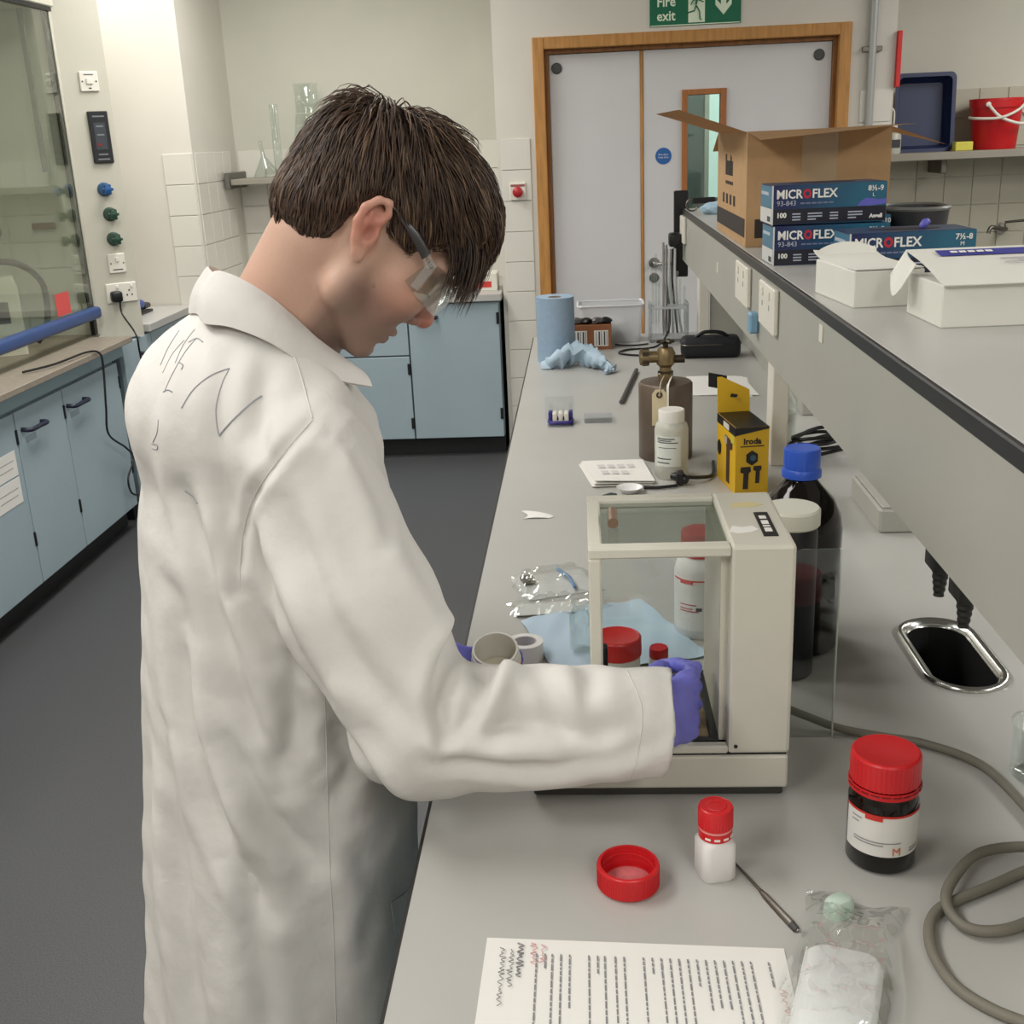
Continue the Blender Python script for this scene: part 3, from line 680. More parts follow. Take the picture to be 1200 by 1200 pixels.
nt.links.new(mr.outputs[0], cr.inputs[0]); nt.links.new(cr.outputs[0], b.inputs['Base Color'])
GTOP = mat('glove_box_top', (40, 62, 92), .35, noise=(12, .4))
GBLK = mat('glove_box_band', (22, 22, 38), .4)
GTEAL = mat('glove_box_teal', (52, 112, 140), .4)
GWH = mat('glove_box_white', (206, 206, 204), .5)
GPUR = mat('nitrile_purple', (96, 96, 190), .5)
GREDO = mat('logo_red', (186, 30, 52), .5)
GPALE = mat('print_pale', (176, 182, 196), .6)
def glove_box(x, y, z, size, lab, rz=0):
    L_, D_, h_ = .222, .118, .075
    k = thing('glove_box', lab, 'box', (x, y, z), rz, group='blue disposable glove boxes')
    obj('carton', box(0, L_, 0, D_, 0, h_, .0008), GN, k)
    obj('lid_face', box(.002, L_-.002, .002, D_-.002, h_, h_+.0006), GTOP, k)
    obj('lid_opening', prism([(L_/2+x_*.8, D_/2+y_*.6) for x_, y_ in rrect(.16, .06, .029)], h_+.0006, h_+.0012), GBLK, k)
    obj('black_band', box(.003, L_-.001, -.0006, 0, .002, .030), GBLK, k)
    obj('white_edge', box(-.0006, .0025, -.0007, .0, 0, h_), GWH, k)
    obj('end_teal', box(-.0008, 0, .002, D_-.002, .032, h_-.002), GTEAL, k)
    obj('end_white', box(-.0008, 0, .002, D_-.002, .002, .031), GWH, k)
    obj('end_print', box(-.0014, -.0008, .012, .04, .006, .016), INK, k)
    obj('end_line', box(-.0014, -.0008, .03, D_-.012, .056, .062), GPALE, k)
    lo = text('brand_lettering', 'MICR', .0235, TR(.008, -.0007, .050) @ FACE_CAM, PAPER, k, bold=.0005, sx=.92)
    text('brand_letter', 'O', .0235, TR(.060, -.0007, .050) @ FACE_CAM, GREDO, k, bold=.0012, sx=.82)
    text('brand_lettering', 'FLEX', .0235, TR(.077, -.0007, .050) @ FACE_CAM, PAPER, k, bold=.0005, sx=.96)
    text('code_lettering', '93-843', .0135, TR(.009, -.0007, .0365) @ FACE_CAM, GPALE, k)
    for i in range(6): obj('tagline_mark', box(.055+.011*i, .064+.011*i, -.0009, -.0004, .0385, .0415), mat('print_dim', (110, 120, 150), .6), k)
    text('count_lettering', '100', .013, TR(.009, -.0007, .014) @ FACE_CAM, PAPER, k, bold=.0005)
    text('size_lettering', size[0], .014, TR(.185, -.0007, .059) @ FACE_CAM, PAPER, k, bold=.0003)
    text('size_letter', size[1], .010, TR(.194, -.0007, .048) @ FACE_CAM, PAPER, k)
    for i, xx in enumerate((.04, .07, .113, .148)):
        for j in range(3):
            obj('small_print', box(xx, xx+.016+(.012 if i in (1, 3) and j else 0), -.001, -.0006, .008+j*.0055, .0105+j*.0055), GPALE, k)
    text('maker_lettering', 'Ansell', .010, TR(.190, -.0007, .008) @ FACE_CAM, PAPER, k, bold=.0006)
    hp = [(.165, .031), (.172, .040), (.183, .0455), (.195, .044), (.206, .0415), (.221, .043), (.221, .033), (.205, .032), (.19, .0305)]
    obj('glove_picture', prism(hp[::-1], 0, .0005, T=TR(0, -.0002, 0) @ RX(PI/2)), GPUR, k)
    return k
glove_box(.378, 2.315, ST, ('8\u00bd-9', 'L'), 'lower blue glove box of the stack of two', .02)
glove_box(.375, 2.322, ST+.0775, ('8\u00bd-9', 'L'), 'upper blue glove box stacked in front of cardboard box', .03)
g3 = glove_box(.478, 2.10, ST, ('7\u00bd-8', 'M'), 'blue glove box just behind the white cartons, glove pulled out', .02)
glove_box(.436, 2.52, ST, ('9\u00bd-10', 'XL'), 'blue glove box mostly hidden behind the stacked pair', .02)
k = thing('nitrile_glove', 'purple glove tip poking out of box behind white cartons', 'glove', (.62, 2.15, ST+.0775))
obj('fingertip', tube(spline([(-.006, 0, .0), (0, 0, .006), (.005, .004, .010), (.011, .006, .006)], 4), [.004, .005, .006, .0065, .007, .007, .007, .0065, .006, .006, .005, .0045, .003], 8), GPUR, k, smooth=1)
k = thing('dark_tub', 'dark grey oval plastic tub behind the glove boxes', 'tub', (.728, 2.605, ST))
TUB = mat('tub_grey', (46, 46, 48), .45)
obj('body', rloft([(0, rrect(.115, .16, .055)), (.082, rrect(.13, .18, .062)), (.082, rrect(.118, .168, .056)), (.006, rrect(.105, .15, .05))]), TUB, k, smooth=.7)
obj('rim', tube([(x, y, .083) for x, y in rrect(.127, .177, .06, 6)], .005, 6, closed=True), mat('tub_rim', (110, 110, 106), .4), k, smooth=1)
# white cartons
CW = mat('white_card', (224, 223, 214), .6, noise=(10, .03))
k = thing('white_carton', 'white carton with tucked wavy lid flap, next to glove boxes', 'carton', (.402, 1.725, ST), .10)
obj('tray', box(0, .105, 0, .19, 0, .054, .0015), CW, k)
def wav(u, v):
    x = .002+.101*u; y = .0+.225*v
    z = .0555+(.010*max(0, v-.75)/.25) - .002*math.sin(v*3)
    y -= (.022*abs(math.sin(u*PI*2.2+.5)) if v > .95 else 0)
    return (x, y, z)
obj('lid', quad_sheet(wav, 14, 10, .0015), CW, k, smooth=.5)
obj('lid_tongue', quad_sheet(lambda u, v: (.004+.095*u, .19+.012*v*math.sin(PI*min(1, max(0, u)))**.4, .056+.022*v*(.55+.45*math.sin(PI*u))), 12, 3, .0015), CW, k)
k = thing('white_carton', 'white carton with sloping printed lid and blue stripe', 'carton', (.470, 1.525, ST), .035)
obj('tray', box(0, .26, 0, .145, 0, .056, .0015), CW, k)
lid = obj('lid', quad_sheet(lambda u, v: (-.004+.27*u, -.012+.165*v, .058+.030*v+.004*math.sin(PI*v)), 8, 8, .0015), CW, k)
obj('side_flap', quad_sheet(lambda u, v: (-.005-.020*v-.004*math.sin(3*u), .148-.05*u, .0885-.052*v*(.6+.4*math.cos((u-.5)*3))-.015*u), 6, 6, .0015), CW, k)
obj('blue_stripe', quad_sheet(lambda u, v: (.028+.232*u, .100+.026*v, .0822+.0048*v+.0012), 2, 2, .0005), mat('stripe_blue', (60, 62, 150), .5), lid)
for i in range(5): obj('stripe_mark', box(.045+.012*i, .054+.012*i, 0, .008, 0, .0005, T=TR(0, .108, .0858) @ RX(math.radians(10.5))), PAPER, lid)
for i, (x0, x1, y) in enumerate(((.10, .25, .075), (.12, .25, .066), (.10, .24, .057), (.20, .25, .035))):
    obj('lid_print', quad_sheet(lambda u, v: (x0+(x1-x0)*u, y+.003*v, .058+.182*(y+.003*v+.012)+.0062), 1, 1, .0004), mat('print_faint', (170, 170, 180), .7), lid)
# small far-end clutter
k = thing('spray_bottle', 'tiny dark trigger spray lying at shelf far end', 'bottle', (.41, 4.02, ST))
obj('trigger', box(-.03, .05, -.015, .015, .025, .045, .005, seg=2), BLACK, k)
obj('loop', tube([(-.02, .0, .022+.0) if False else (-.03+.02*math.cos(a), -.01, .022+.02*math.sin(a)) for a in [2*PI*i/14 for i in range(14)]], .003, 6, closed=True), DSTEEL, k, smooth=1)
k = thing('blue_tissue_wad', 'crumpled pale blue tissue at shelf far end', 'tissue', (.45, 3.86, ST))
TIS = mat('tissue_blue', (168, 196, 214), .8)
def wad(seed, r, n=10):
    rnd = random.Random(seed); b = bmesh.new(); bmesh.ops.create_icosphere(b, subdivisions=3, radius=1)
    ph = [(Vector((rnd.uniform(-1, 1), rnd.uniform(-1, 1), rnd.uniform(-1, 1))).normalized(), rnd.uniform(3, 7), rnd.uniform(0, 6)) for _ in range(n)]
    for v in b.verts:
        s = 1+sum(.09*abs(math.sin(v.co.dot(a)*f+p)) for a, f, p in ph)-.25
        v.co = Vector((v.co.x*r[0]*s, v.co.y*r[1]*s, max(-.98, v.co.z)*r[2]*s+r[2]))
    for v in b.verts: v.co.z = max(.0005, v.co.z)
    return b
obj('wad', wad(3, (.045, .03, .017)), TIS, k, smooth=.6)
k = thing('small_white_device', 'small white plastic device at shelf far end', 'device', (.535, 3.80, ST))
obj('case', box(-.035, .035, -.03, .03, 0, .05, .006, seg=2), WHITEP, k)
obj('foot', box(-.042, .042, -.035, .035, .05, .055, .002), WHITEP, k)
# ================================================================== THINGS ON THE BENCH
BAL = mat('balance_cream', (206, 203, 190), .42, noise=(8, .03), bump=(500, .05))
PANE = glass('balance_glass', (243, 246, 244), .035, .3)
bl = thing('analytical_balance', 'cream analytical balance with glass draught shield open at the front', 'balance', (.105, 1.19, BT))
F0, BK = 1.10, 1.285
objw('foot_plate', box(-.066, .208, F0+.004, BK+.02, .9015, .912, .002), mat('balance_dark', (52, 50, 46), .5), bl)
for x in (-.03, .17):
    for y in (F0+.03, BK-.01): objw('levelling_foot', lathe([(0, .9), (.012, .9), (.012, .903), (0, .903)], 14, T=TR(x, y, 0)), BLACK, bl)
objw('base', box(-.07, .212, F0, BK+.025, .912, .952, .003, seg=2), BAL, bl)
objw('seam', box(.002, .210, F0+.003, BK+.02, .952, .9545), BLACK, bl)
hs = objw('housing', box(.1465, .213, F0, BK, .9545, 1.195, .004, seg=2), BAL, bl)
objw('inner_jamb', box(.1385, .1465, F0+.018, BK-.01, .962, 1.184), mat('jamb_cream', (200, 196, 180), .5), hs)
objw('post', box(0, .0135, F0, F0+.014, .9545, 1.183, .002), BAL, bl)
objw('post', box(0, .0135, BK-.014, BK, .9545, 1.183, .002), BAL, bl)
objw('front_lintel', box(0, .147, F0, F0+.018, 1.183, 1.195, .002), BAL, bl)
objw('rear_lintel', box(0, .147, BK-.018, BK, 1.183, 1.195, .002), BAL, bl)
objw('side_rail', box(0, .0145, F0+.018, BK-.018, 1.183, 1.195, .002), BAL, bl)
objw('sill', box(0, .147, F0, F0+.012, .9545, .964, .002), BAL, bl)
objw('top_pane', box(.0145, .1455, F0+.018, BK-.018, 1.187, 1.190), glass('top_glass', (232, 236, 233), .10, .4), bl)
objw('back_pane', box(.0135, .1385, BK-.008, BK-.005, .965, 1.183), PANE, bl)
sp = objw('side_pane', box(.004, .007, F0+.014, BK-.014, .965, 1.183), PANE, bl)
objw('pane_handle', box(.008, .020, 1.183, 1.195, .996, 1.046, .003, seg=2), BLACK, sp)
objw('top_handle', tube([(.028, 1.175, 1.197), (.028, 1.215, 1.197)], .006, 12), mat('handle_brown', (120, 96, 76), .4), bl, smooth=.7)
tr = objw('floor_tray', box(.014, .1385, F0+.013, BK-.014, .9545, .961, .001), mat('pan_grit', (140, 120, 92), .7, noise=(90, .45), bump=(300, .3)), bl)
TB = BLACK
for a in ((.014, .1385, F0+.012, F0+.021, .955, .9655), (.130, .1385, F0+.021, BK-.012, .955, .9655), (.014, .020, F0+.021, BK-.012, .955, .9655)):
    objw('tray_rim', box(*a, .001), TB, tr)
objw('door_grip', box(.112, .121, 1.165, 1.176, .962, 1.004, .003, seg=2), mat('grip_brown', (54, 46, 40), .4), bl)
objw('weighing_pan', lathe([(0, .966), (.034, .966), (.036, .969), (0, .969)], 28, T=TR(.07, 1.195, 0), bm=lathe([(0, .96), (.006, .96), (.006, .967), (0, .967)], 12, T=TR(.07, 1.195, 0))), STEEL, bl, smooth=.6)
lb_ = objw('maker_plate', box(.1835, .1985, 1.128, 1.205, 1.195, 1.1962), BLACK, hs)
for y0, y1 in ((1.140, 1.152), (1.156, 1.160), (1.164, 1.176), (1.182, 1.192)): objw('maker_mark', box(.187, .1945, y0, y1, 1.1962, 1.1965), PAPER, lb_)
objw('paint_chip', prism([(.150, 1.146), (.158, 1.140), (.172, 1.142), (.181, 1.15), (.176, 1.162), (.165, 1.158), (.155, 1.163)], 1.195, 1.1955), mat('chip_white', (240, 238, 232), .5), hs)
objw('residue', prism([(.160, 1.228), (.185, 1.226), (.199, 1.235), (.188, 1.245), (.166, 1.243)], 1.195, 1.1954), mat('residue_yellow', (214, 200, 150), .6), hs)
objw('screw', lathe([(0, 0), (.0022, 0), (.0022, .001), (0, .001)], 10, T=TR(.155, F0, .958+.006) @ RX(PI/2)), BLACK, hs)
# grey mains cable of the balance
GC = mat('cable_grey', (122, 118, 106), .55)
k = thing('power_cable', 'thick grey power cable leaving the balance and looping on bench', 'cable', (.33, 1.22, BT))
objw('strain_relief', tube([(.2135, 1.262, .925), (.226, 1.262, .924), (.242, 1.262, .922)], [.0075, .0068, .005], 10), GC, k, smooth=.6)
cp = [(.24, 1.262, .922), (.262, 1.255, .915), (.30, 1.238, .907), (.345, 1.221, .9055), (.39, 1.203, .9055), (.438, 1.155, .9055), (.456, 1.07, .9055), (.459, .988, .9055), (.428, .915, .9055), (.39, .884, .906), (.356, .869, .908), (.331, .874, .909), (.323, .9, .911), (.335, .93, .914), (.374, .975, .914), (.42, .99, .912), (.447, .985, .910), (.445, .968, .908), (.415, .958, .907), (.376, .937, .9055), (.339, .917, .9055), (.314, .9, .9055), (.300, .875, .9055), (.294, .839, .9055), (.301, .802, .9055), (.322, .775, .9055), (.355, .752, .9055), (.42, .70, .9055), (.52, .66, .9055)]
objw('cord', tube(spline(cp, 8), .0052, 8), GC, k, smooth=1)
# clear sheet standing behind the balance
k = thing('clear_sheet', 'clear upright plastic sheet beside right side of balance', 'sheet', (.25, 1.232, BT))
objw('sheet', box(.2145, .287, 1.230, 1.2335, BT, 1.141, .0008), glass('acrylic', (240, 242, 241), .022, .4), k)
objw('edge', box(.287, .2885, 1.2295, 1.234, BT, 1.141), mat('acrylic_edge', (196, 200, 196), .25), k)

# ------------------------------------------------ foreground
def cap_ribbed(r, h, n=72, top=.0025, ribs=36):
    b = bmesh.new(); rings = []
    prof = [(1, 0), (1, h-top), (.96, h-.0008), (.90, h)]
    for q, z in prof:
        rg = []
        for i in range(n):
            rr = r*q-(.0006 if i % 2 and q == 1 else 0); a = 2*PI*i/n
            rg.append(b.verts.new((rr*math.cos(a), rr*math.sin(a), z)))
        rings.append(rg)
    for a, c in zip(rings, rings[1:]):
        for i in range(n): b.faces.new((a[i], a[(i+1) % n], c[(i+1) % n], c[i]))
    b.faces.new(rings[0][::-1])
    c1 = [b.verts.new((r*.86*math.cos(2*PI*i/n), r*.86*math.sin(2*PI*i/n), h-.0006)) for i in range(n)]
    for i in range(n): b.faces.new((rings[-1][i], rings[-1][(i+1) % n], c1[(i+1) % n], c1[i]))
    b.faces.new(c1)
    return b
def arc_label(r, z0, z1, a0, a1, n=24, t=.0006):
    return quad_sheet(lambda u, v: (r*math.cos(a0+(a1-a0)*u), r*math.sin(a0+(a1-a0)*u), z0+(z1-z0)*v), n, 2, t)
def wrap_text(body, size, r, a_mid, z, bold=0, sx=1):
    """text wrapped round a cylinder, a_mid is the angle of the text centre"""
    b = text_bm(body, size, Matrix(), bold=bold, align='CENTER', depth=.0002, sx=sx)
    for v in b.verts:
        a = a_mid+v.co.x/r; rr = r+v.co.z
        v.co = Vector((rr*math.cos(a), rr*math.sin(a), z+v.co.y))
    return b
AMB = mat('amber_glass', (16, 9, 7), .08, spec=.35)
LABW = mat('label_white', (226, 224, 218), .5)
CAMA = -PI/2
k = thing('amber_bottle', 'small dark amber bottle with red cap and white label, front right', 'bottle', (.285, .992, BT))
r = .0335
obj('glass', lathe([(0, 0), (r-.004, 0), (r, .004), (r, .072), (r-.002, .080), (.0285, .086), (.0285, .10), (0, .10)], 48), AMB, k, smooth=.9)
cp_ = obj('cap', cap_ribbed(.0335, .029, 96), RED, k, smooth=.5, loc=(0, 0, .092))
obj('tamper_ring', lathe([(.0335, -.001), (.0345, -.001), (.0345, -.008), (.0325, -.0095), (.031, -.0095)], 40), RED, cp_, smooth=.7)
for i in range(10):
    a = CAMA-1.4+.3*i; obj('ring_slot', box(-.004, .004, -.0004, .0004, -.0042, -.003, T=RZ(a+PI/2) @ TR(0, -.0346, 0)), mat('slot_red', (110, 12, 18), .5), cp_)
lbl = obj('label', arc_label(r+.0004, .022, .067, CAMA-1.5, CAMA+1.25), LABW, k, smooth=1)
obj('label_red_line', arc_label(r+.0009, .0655, .0675, CAMA-1.5, CAMA+1.25), mat('label_line_red', (206, 52, 44), .5), lbl)
obj('label_red_flag', arc_label(r+.0011, .0615, .0675, CAMA-.75, CAMA-.25), MATS['label_line_red'], lbl)
obj('logo', wrap_text('M', .012, r+.0012, CAMA+.18, .0245, bold=.0), mat('logo_orange', (206, 110, 60), .5), lbl)
for z, a0, a1 in ((.059, -1.2, -.85), (.054, -1.2, -.95), (.034, -1.1, -.2), (.037, -1.1, .3), (.026, .6, 1.0), (.029, .6, 1.0)):
    obj('label_print', arc_label(r+.001, z, z+.0012, CAMA+a0, CAMA+a1, 8, .0003), mat('print_mid', (150, 150, 152), .7), lbl)
k = thing('pill_bottle', 'small square white plastic bottle with red cap', 'bottle', (.118, .965, BT), .25)
SQ = mat('white_hdpe', (222, 219, 216), .4)
obj('body', rloft([(0, rrect(.031, .031, .008)), (.003, rrect(.035, .035, .009)), (.038, rrect(.035, .035, .009)), (.044, rrect(.028, .028, .012)), (.047, rrect(.024, .024, .0118))]), SQ, k, smooth=.8)
obj('collar', lathe([(.0125, .045), (.0165, .045), (.0165, .053), (.0125, .0535)], 36), RED, k, smooth=.6)
obj('collar_window', lathe([(.0126, .0535), (.0163, .0535), (.0163, .0565), (.0126, .0565)], 36), mat('collar_pink', (226, 140, 136), .5), k, smooth=.6)
cp_ = obj('cap', cap_ribbed(.0172, .0215), RED, k, smooth=.5, loc=(0, 0, .0565))
obj('cap_dimple', lathe([(.006, .0212), (.010, .0218), (.0105, .0212)], 24), RED, cp_, smooth=1)
for i in range(4): obj('collar_mark', box(-.0028, .0028, -.0003, .0003, .0475, .0495, T=RZ(-.8+.55*i) @ TR(0, -.0167, 0)), PAPER, k)
for i, w in enumerate((.010, .012, .008, .011)): obj('label_print', box(.0176, .0179, -.006, -.006+w, .030-.004*i, .032-.004*i), mat('print_red', (190, 90, 90), .6), k)
k = thing('screw_lid', 'upturned red screw lid lying open on bench', 'lid', (.032, .947, BT))
R_ = .0302
obj('shell', lathe([(0, 0), (R_-.003, 0), (R_, .003), (R_, .0245), (R_-.0008, .0255), (R_-.0035, .0255), (R_-.0038, .004), (0, .004)], 72), RED, k, smooth=.5)
for i in range(60):
    a = 2*PI*i/60
bm = bmesh.new()
for i in range(72): box(-.0004, .0004, -.0005, .0003, .003, .0225, bm=bm, T=RZ(2*PI*i/72) @ TR(0, -R_, 0))
o = obj('grip_ribs', bm, RED, k); o['kind'] = 'stuff'
obj('thread', tube([((R_-.0042)*math.cos(t), (R_-.0042)*math.sin(t), .010+.006*t/(2*PI)) for t in [i*.2 for i in range(52)]], .0009, 5), RED, k, smooth=1)
obj('liner', lathe([(0, .004), (R_-.007, .004), (R_-.007, .0048), (0, .0048)], 40), mat('liner_pink', (214, 120, 122), .5, noise=(80, .2)), k)
k = thing('spatula', 'thin steel laboratory spatula lying on bench', 'spatula', (.163, .925, BT))
p0, p1 = Vector((.138, .978, .9045)), Vector((.183, .876, .902))
objw('rod', tube([p0, p0.lerp(p1, .45)], [.0013, .0016], 8), DSTEEL, k, smooth=1)
objw('blade', tube([p0.lerp(p1, .42), p0.lerp(p1, .52), p0.lerp(p1, .92), p1], [.0016, .0032, .0042, .002], 8, flat=.28), DSTEEL, k, smooth=1)
objw('tip', tube([p0.lerp(p1, .90), p0.lerp(p1, .985)], [.004, .0035], 8, flat=.45), mat('tip_dark', (60, 60, 58), .5), k, smooth=1)
# printed sheet
k = thing('printed_sheet', 'white printed protocol sheet lying in front, text turned sideways', 'paper', (.034, .77, BT+.0006))
def sheet_fn(u, v):
    x = -.135+.268*u+(.006*(1-v)*(1-2*u)*0); y = -.095+.193*v
    return (x+.004*(v-1), y-.012*u*v*0-.014*u, .0004+.0012*math.sin(u*PI)*math.sin(v*PI))
obj('sheet', quad_sheet(sheet_fn, 10, 8, .0002), PAPER, k, smooth=1)
rnd = random.Random(11)
lines = [(.116, .030)]+[(.116-.0078*i, .075+rnd.random()*.03) for i in range(2, 5)]+[(.116-.0078*i, .04+rnd.random()*.03) for i in range(5, 8)]+[(.116-.0078*i, L_) for i, L_ in ((8, .03), (9, .09), (10, .10), (11, .085), (12, .10), (13, .015), (14, .095), (16.2, .095), (17.2, .10), (18.4, .09), (19.2, .022), (20.2, .10), (22.4, .06), (23.4, .10), (24.4, .09), (25.2, .012), (26.2, .10))]
for x, L_ in lines:
    bm = bmesh.new(); y = .077
    end = y-L_
    while y > end:
        w = rnd.uniform(.003, .0095)
        box(x-.0007, x+.0007, y-w, y, .0021, .0023, bm=bm, T=TR(0, -.014*(x+.135)/.268, 0)); y -= w+.0016
    o = obj('text_line', bm, mat('toner', (132, 132, 136), .8), k); o['kind'] = 'stuff'
def scrawl(x, y0, L_, m, seed, w=.0005):
    r2 = random.Random(seed); pts = []; y = y0; i = 0
    while y > y0-L_:
        pts.append((x+(.004 if i % 2 else 0)+r2.uniform(-.0015, .0015), y, .0024)); y -= r2.uniform(.0015, .004); i += 1
    return obj('handwriting', tube(spline(pts, 3), w, 4, flat=.5), m, k)
PEN = mat('pencil', (140, 138, 140), .8); PINKP = mat('pink_pen', (214, 160, 160), .8)
scrawl(-.105, .088, .045, PEN, 1, .0008); scrawl(-.113, .080, .05, PEN, 2); scrawl(-.121, .082, .075, PEN, 3)
scrawl(-.093, .088, .03, PINKP, 4); scrawl(-.085, .086, .025, PINKP, 5); scrawl(.121, .03, .03, PINKP, 6)
# packet of white wipes in a clear bag
FILM = glass('clear_film', (250, 251, 251), .07, .55, .05)
k = thing('wipe_packet', 'white folded wipes inside a crinkled clear bag', 'packet', (.205, .80, BT))
T0 = RZ(-.33)
wp = obj('wipes', rloft([(0, rrect(.062, .13, .012)), (.004, rrect(.066, .134, .014)), (.014, rrect(.065, .132, .014)), (.020, rrect(.055, .122, .012))], T=T0 @ TR(0, -.03, .0012)), mat('wipe_white', (240, 240, 238), .8, bump=(60, .4)), k, smooth=1)
for i in range(4): obj('fold', tube([T0 @ Vector((-.0325, -.09, .005+.0035*i)), T0 @ Vector((-.0325, .03, .005+.0035*i))], .0007, 5), MATS['wipe_white'], wp)
def film(seed, w, l, hgt, bump_):
    r2 = random.Random(seed); ws = [(r2.uniform(-140, 160), r2.uniform(20, 170), r2.uniform(0, 6), r2.uniform(.3, 1)) for _ in range(7)]
    def fn(u, v):
        x = (u-.5)*w*(1+.10*math.sin(v*9+seed)); y = (v-.5)*l*(1+.05*math.sin(u*8))
        e = min(1, 6*min(u, 1-u))*min(1, 6*min(v, 1-v))
        n = sum(a*abs(math.sin(fx*x+fy*y+p)) for fx, fy, p, a in ws)/4
        return (x, y, .001+hgt(u, v)*e+bump_*n*(.3+.7*e))
    return fn
bm = quad_sheet(film(4, .092, .225, lambda u, v: .024 if v < .68 else .024*max(.25, (1-v)/.32), .010), 36, 60)
bmesh.ops.transform(bm, matrix=T0 @ TR(0, .012, 0), verts=bm.verts[:])
obj('clear_bag', bm, FILM, k, smooth=.5)
k = thing('pale_green_cap', 'pale green plastic cap poking from behind the clear bag', 'cap', (.226, .905, BT))
obj('shell', rloft([(0, rrect(.030, .022, .010)), (.012, rrect(.028, .020, .0095)), (.016, rrect(.022, .015, .007))], T=RZ(.5)), mat('green_white', (196, 216, 200), .4), k, smooth=1)
k = thing('glass_beaker', 'clear glass beaker cut off at the right edge', 'beaker', (.495, 1.14, BT))
obj('glass', lathe(lathe_shell([(0, 0), (.027, 0), (.03, .004), (.03, .062), (.033, .066)], .0016), 32), GLS, k, smooth=1)

# ------------------------------------------------ behind and beside the balance
k = thing('reagent_bottle', 'white plastic bottle with red cap seen through the balance', 'bottle', (.160, 1.545, BT))
r = .0358
obj('body', lathe([(0, 0), (r-.003, 0), (r, .004), (r, .098), (r-.004, .112), (.024, .122), (.022, .126), (0, .126)], 40), SQ, k, smooth=.9)
obj('cap', cap_ribbed(.0265, .036), RED, k, smooth=.5, loc=(0, 0, .122))
lbl = obj('label', arc_label(r+.0004, .015, .094, CAMA-1.3, CAMA+1.3), LABW, k, smooth=1)
obj('label_red_line', arc_label(r+.0009, .0905, .0925, CAMA-1.3, CAMA+1.3), MATS['label_line_red'], lbl)
obj('label_red_flag', arc_label(r+.0011, .0865, .0925, CAMA-.9, CAMA-.35), MATS['label_line_red'], lbl)
for z in (.0745, .0585):
    c0 = CAMA+.42; q = .0085
    pts = [(c0+dx/(r+.001), z+dz) for dx, dz in ((0, q), (q, 0), (0, -q), (-q, 0))]
    obj('hazard_diamond', tube([((r+.0012)*math.cos(a), (r+.0012)*math.sin(a), zz) for a, zz in pts], .0006, 4, closed=True), MATS['label_line_red'], lbl)
    obj('hazard_symbol', arc_label(r+.001, z-.003, z+.003, c0-.06, c0+.06, 3, .0003), INK, lbl)
for z, a0, a1 in ((.054, -.9, -.2), (.048, -.9, -.35), (.044, -.9, -.1)):
    obj('label_print', arc_label(r+.001, z, z+.0016, CAMA+a0, CAMA+a1, 8, .0003), MATS['print_red'], lbl)
obj('label_name', arc_label(r+.001, .046, .051, CAMA-.22, CAMA+.02, 4, .0003), INK, lbl)
k = thing('red_capped_jar', 'white jar with wide red cap behind the sleeve', 'jar', (.036, 1.375, BT))
obj('body', lathe([(0, 0), (.028, 0), (.03, .003), (.03, .042), (.027, .047), (0, .047)], 36), SQ, k, smooth=.9)
obj('cap', cap_ribbed(.0318, .026), RED, k, smooth=.5, loc=(0, 0, .0465))
k = thing('small_red_capped_vial', 'tiny white vial with red cap just beyond the gloved hand', 'vial', (.092, 1.40, BT))
obj('body', lathe([(0, 0), (.0125, 0), (.0135, .002), (.0135, .026), (.010, .03), (0, .03)], 24), SQ, k, smooth=.9)
obj('cap', cap_ribbed(.0128, .014, 48), RED, k, smooth=.5, loc=(0, 0, .029))
WIP = mat('wipe_blue', (184, 204, 220), .85, bump=(220, .25, .001))
k = thing('blue_wipe', 'pale blue paper wipe spread on bench behind balance', 'wipe', (.02, 1.53, BT))
wq = [Vector((-.105, 1.588, 0)), Vector((.080, 1.662, 0)), Vector((.168, 1.455, 0)), Vector((-.045, 1.395, 0))]
def wfn(u, v):
    a = wq[0].lerp(wq[1], u); b_ = wq[3].lerp(wq[2], u); p = a.lerp(b_, v)
    z = .0012+.0035*abs(math.sin(u*7+v*3))*abs(math.sin(v*6+1))+.002*math.sin(u*15+v*9)**2
    return (p.x-.02, p.y-1.53, z)
obj('sheet', quad_sheet(wfn, 28, 22, .0004), WIP, k, smooth=1)
k = thing('glass_vial', 'clear glass vial standing on blue wipe left of balance', 'vial', (-.012, 1.475, BT+.007))
obj('glass', lathe(lathe_shell([(0, 0), (.0155, 0), (.017, .003), (.017, .055), (.012, .062), (.012, .07), (.0145, .072)], .0012), 28), GLS, k, smooth=1)
k = thing('tape_roll', 'white adhesive tape roll beside the open jar', 'tape', (-.092, 1.462, BT))
obj('tape', lathe([(.017, 0), (.026, 0), (.026, .026), (.017, .026), (.017, 0)], 44), mat('tape_white', (232, 230, 226), .5), k, smooth=.6)
obj('core', lathe([(.0155, 0), (.017, 0), (.017, .026), (.0155, .026), (.0155, 0)], 44), mat('core_grey', (200, 196, 200), .7), k, smooth=.6)
k = thing('open_jar', 'open white plastic jar with red label held by left glove', 'jar', (-.124, 1.371, .9155))
k.rotation_euler = (math.radians(22), 0, 0)
obj('shell', lathe([(0, 0), (.031, 0), (.033, .003), (.033, .036), (.030, .042), (.030, .046), (.0315, .0465), (.0315, .049), (.030, .050), (.030, .056), (.0275, .056), (.0275, .044), (.030, .036), (.030, .004), (0, .004)], 44), mat('jar_white', (244, 241, 232), .4), k, smooth=.5)
obj('label', arc_label(.0335, .006, .034, CAMA-.1, CAMA+2.6), RED, k, smooth=1)
obj('powder', lathe([(0, .0045), (.029, .0045), (.027, .010), (0, .013)], 24), mat('powder', (226, 220, 200), .9), k, smooth=1)
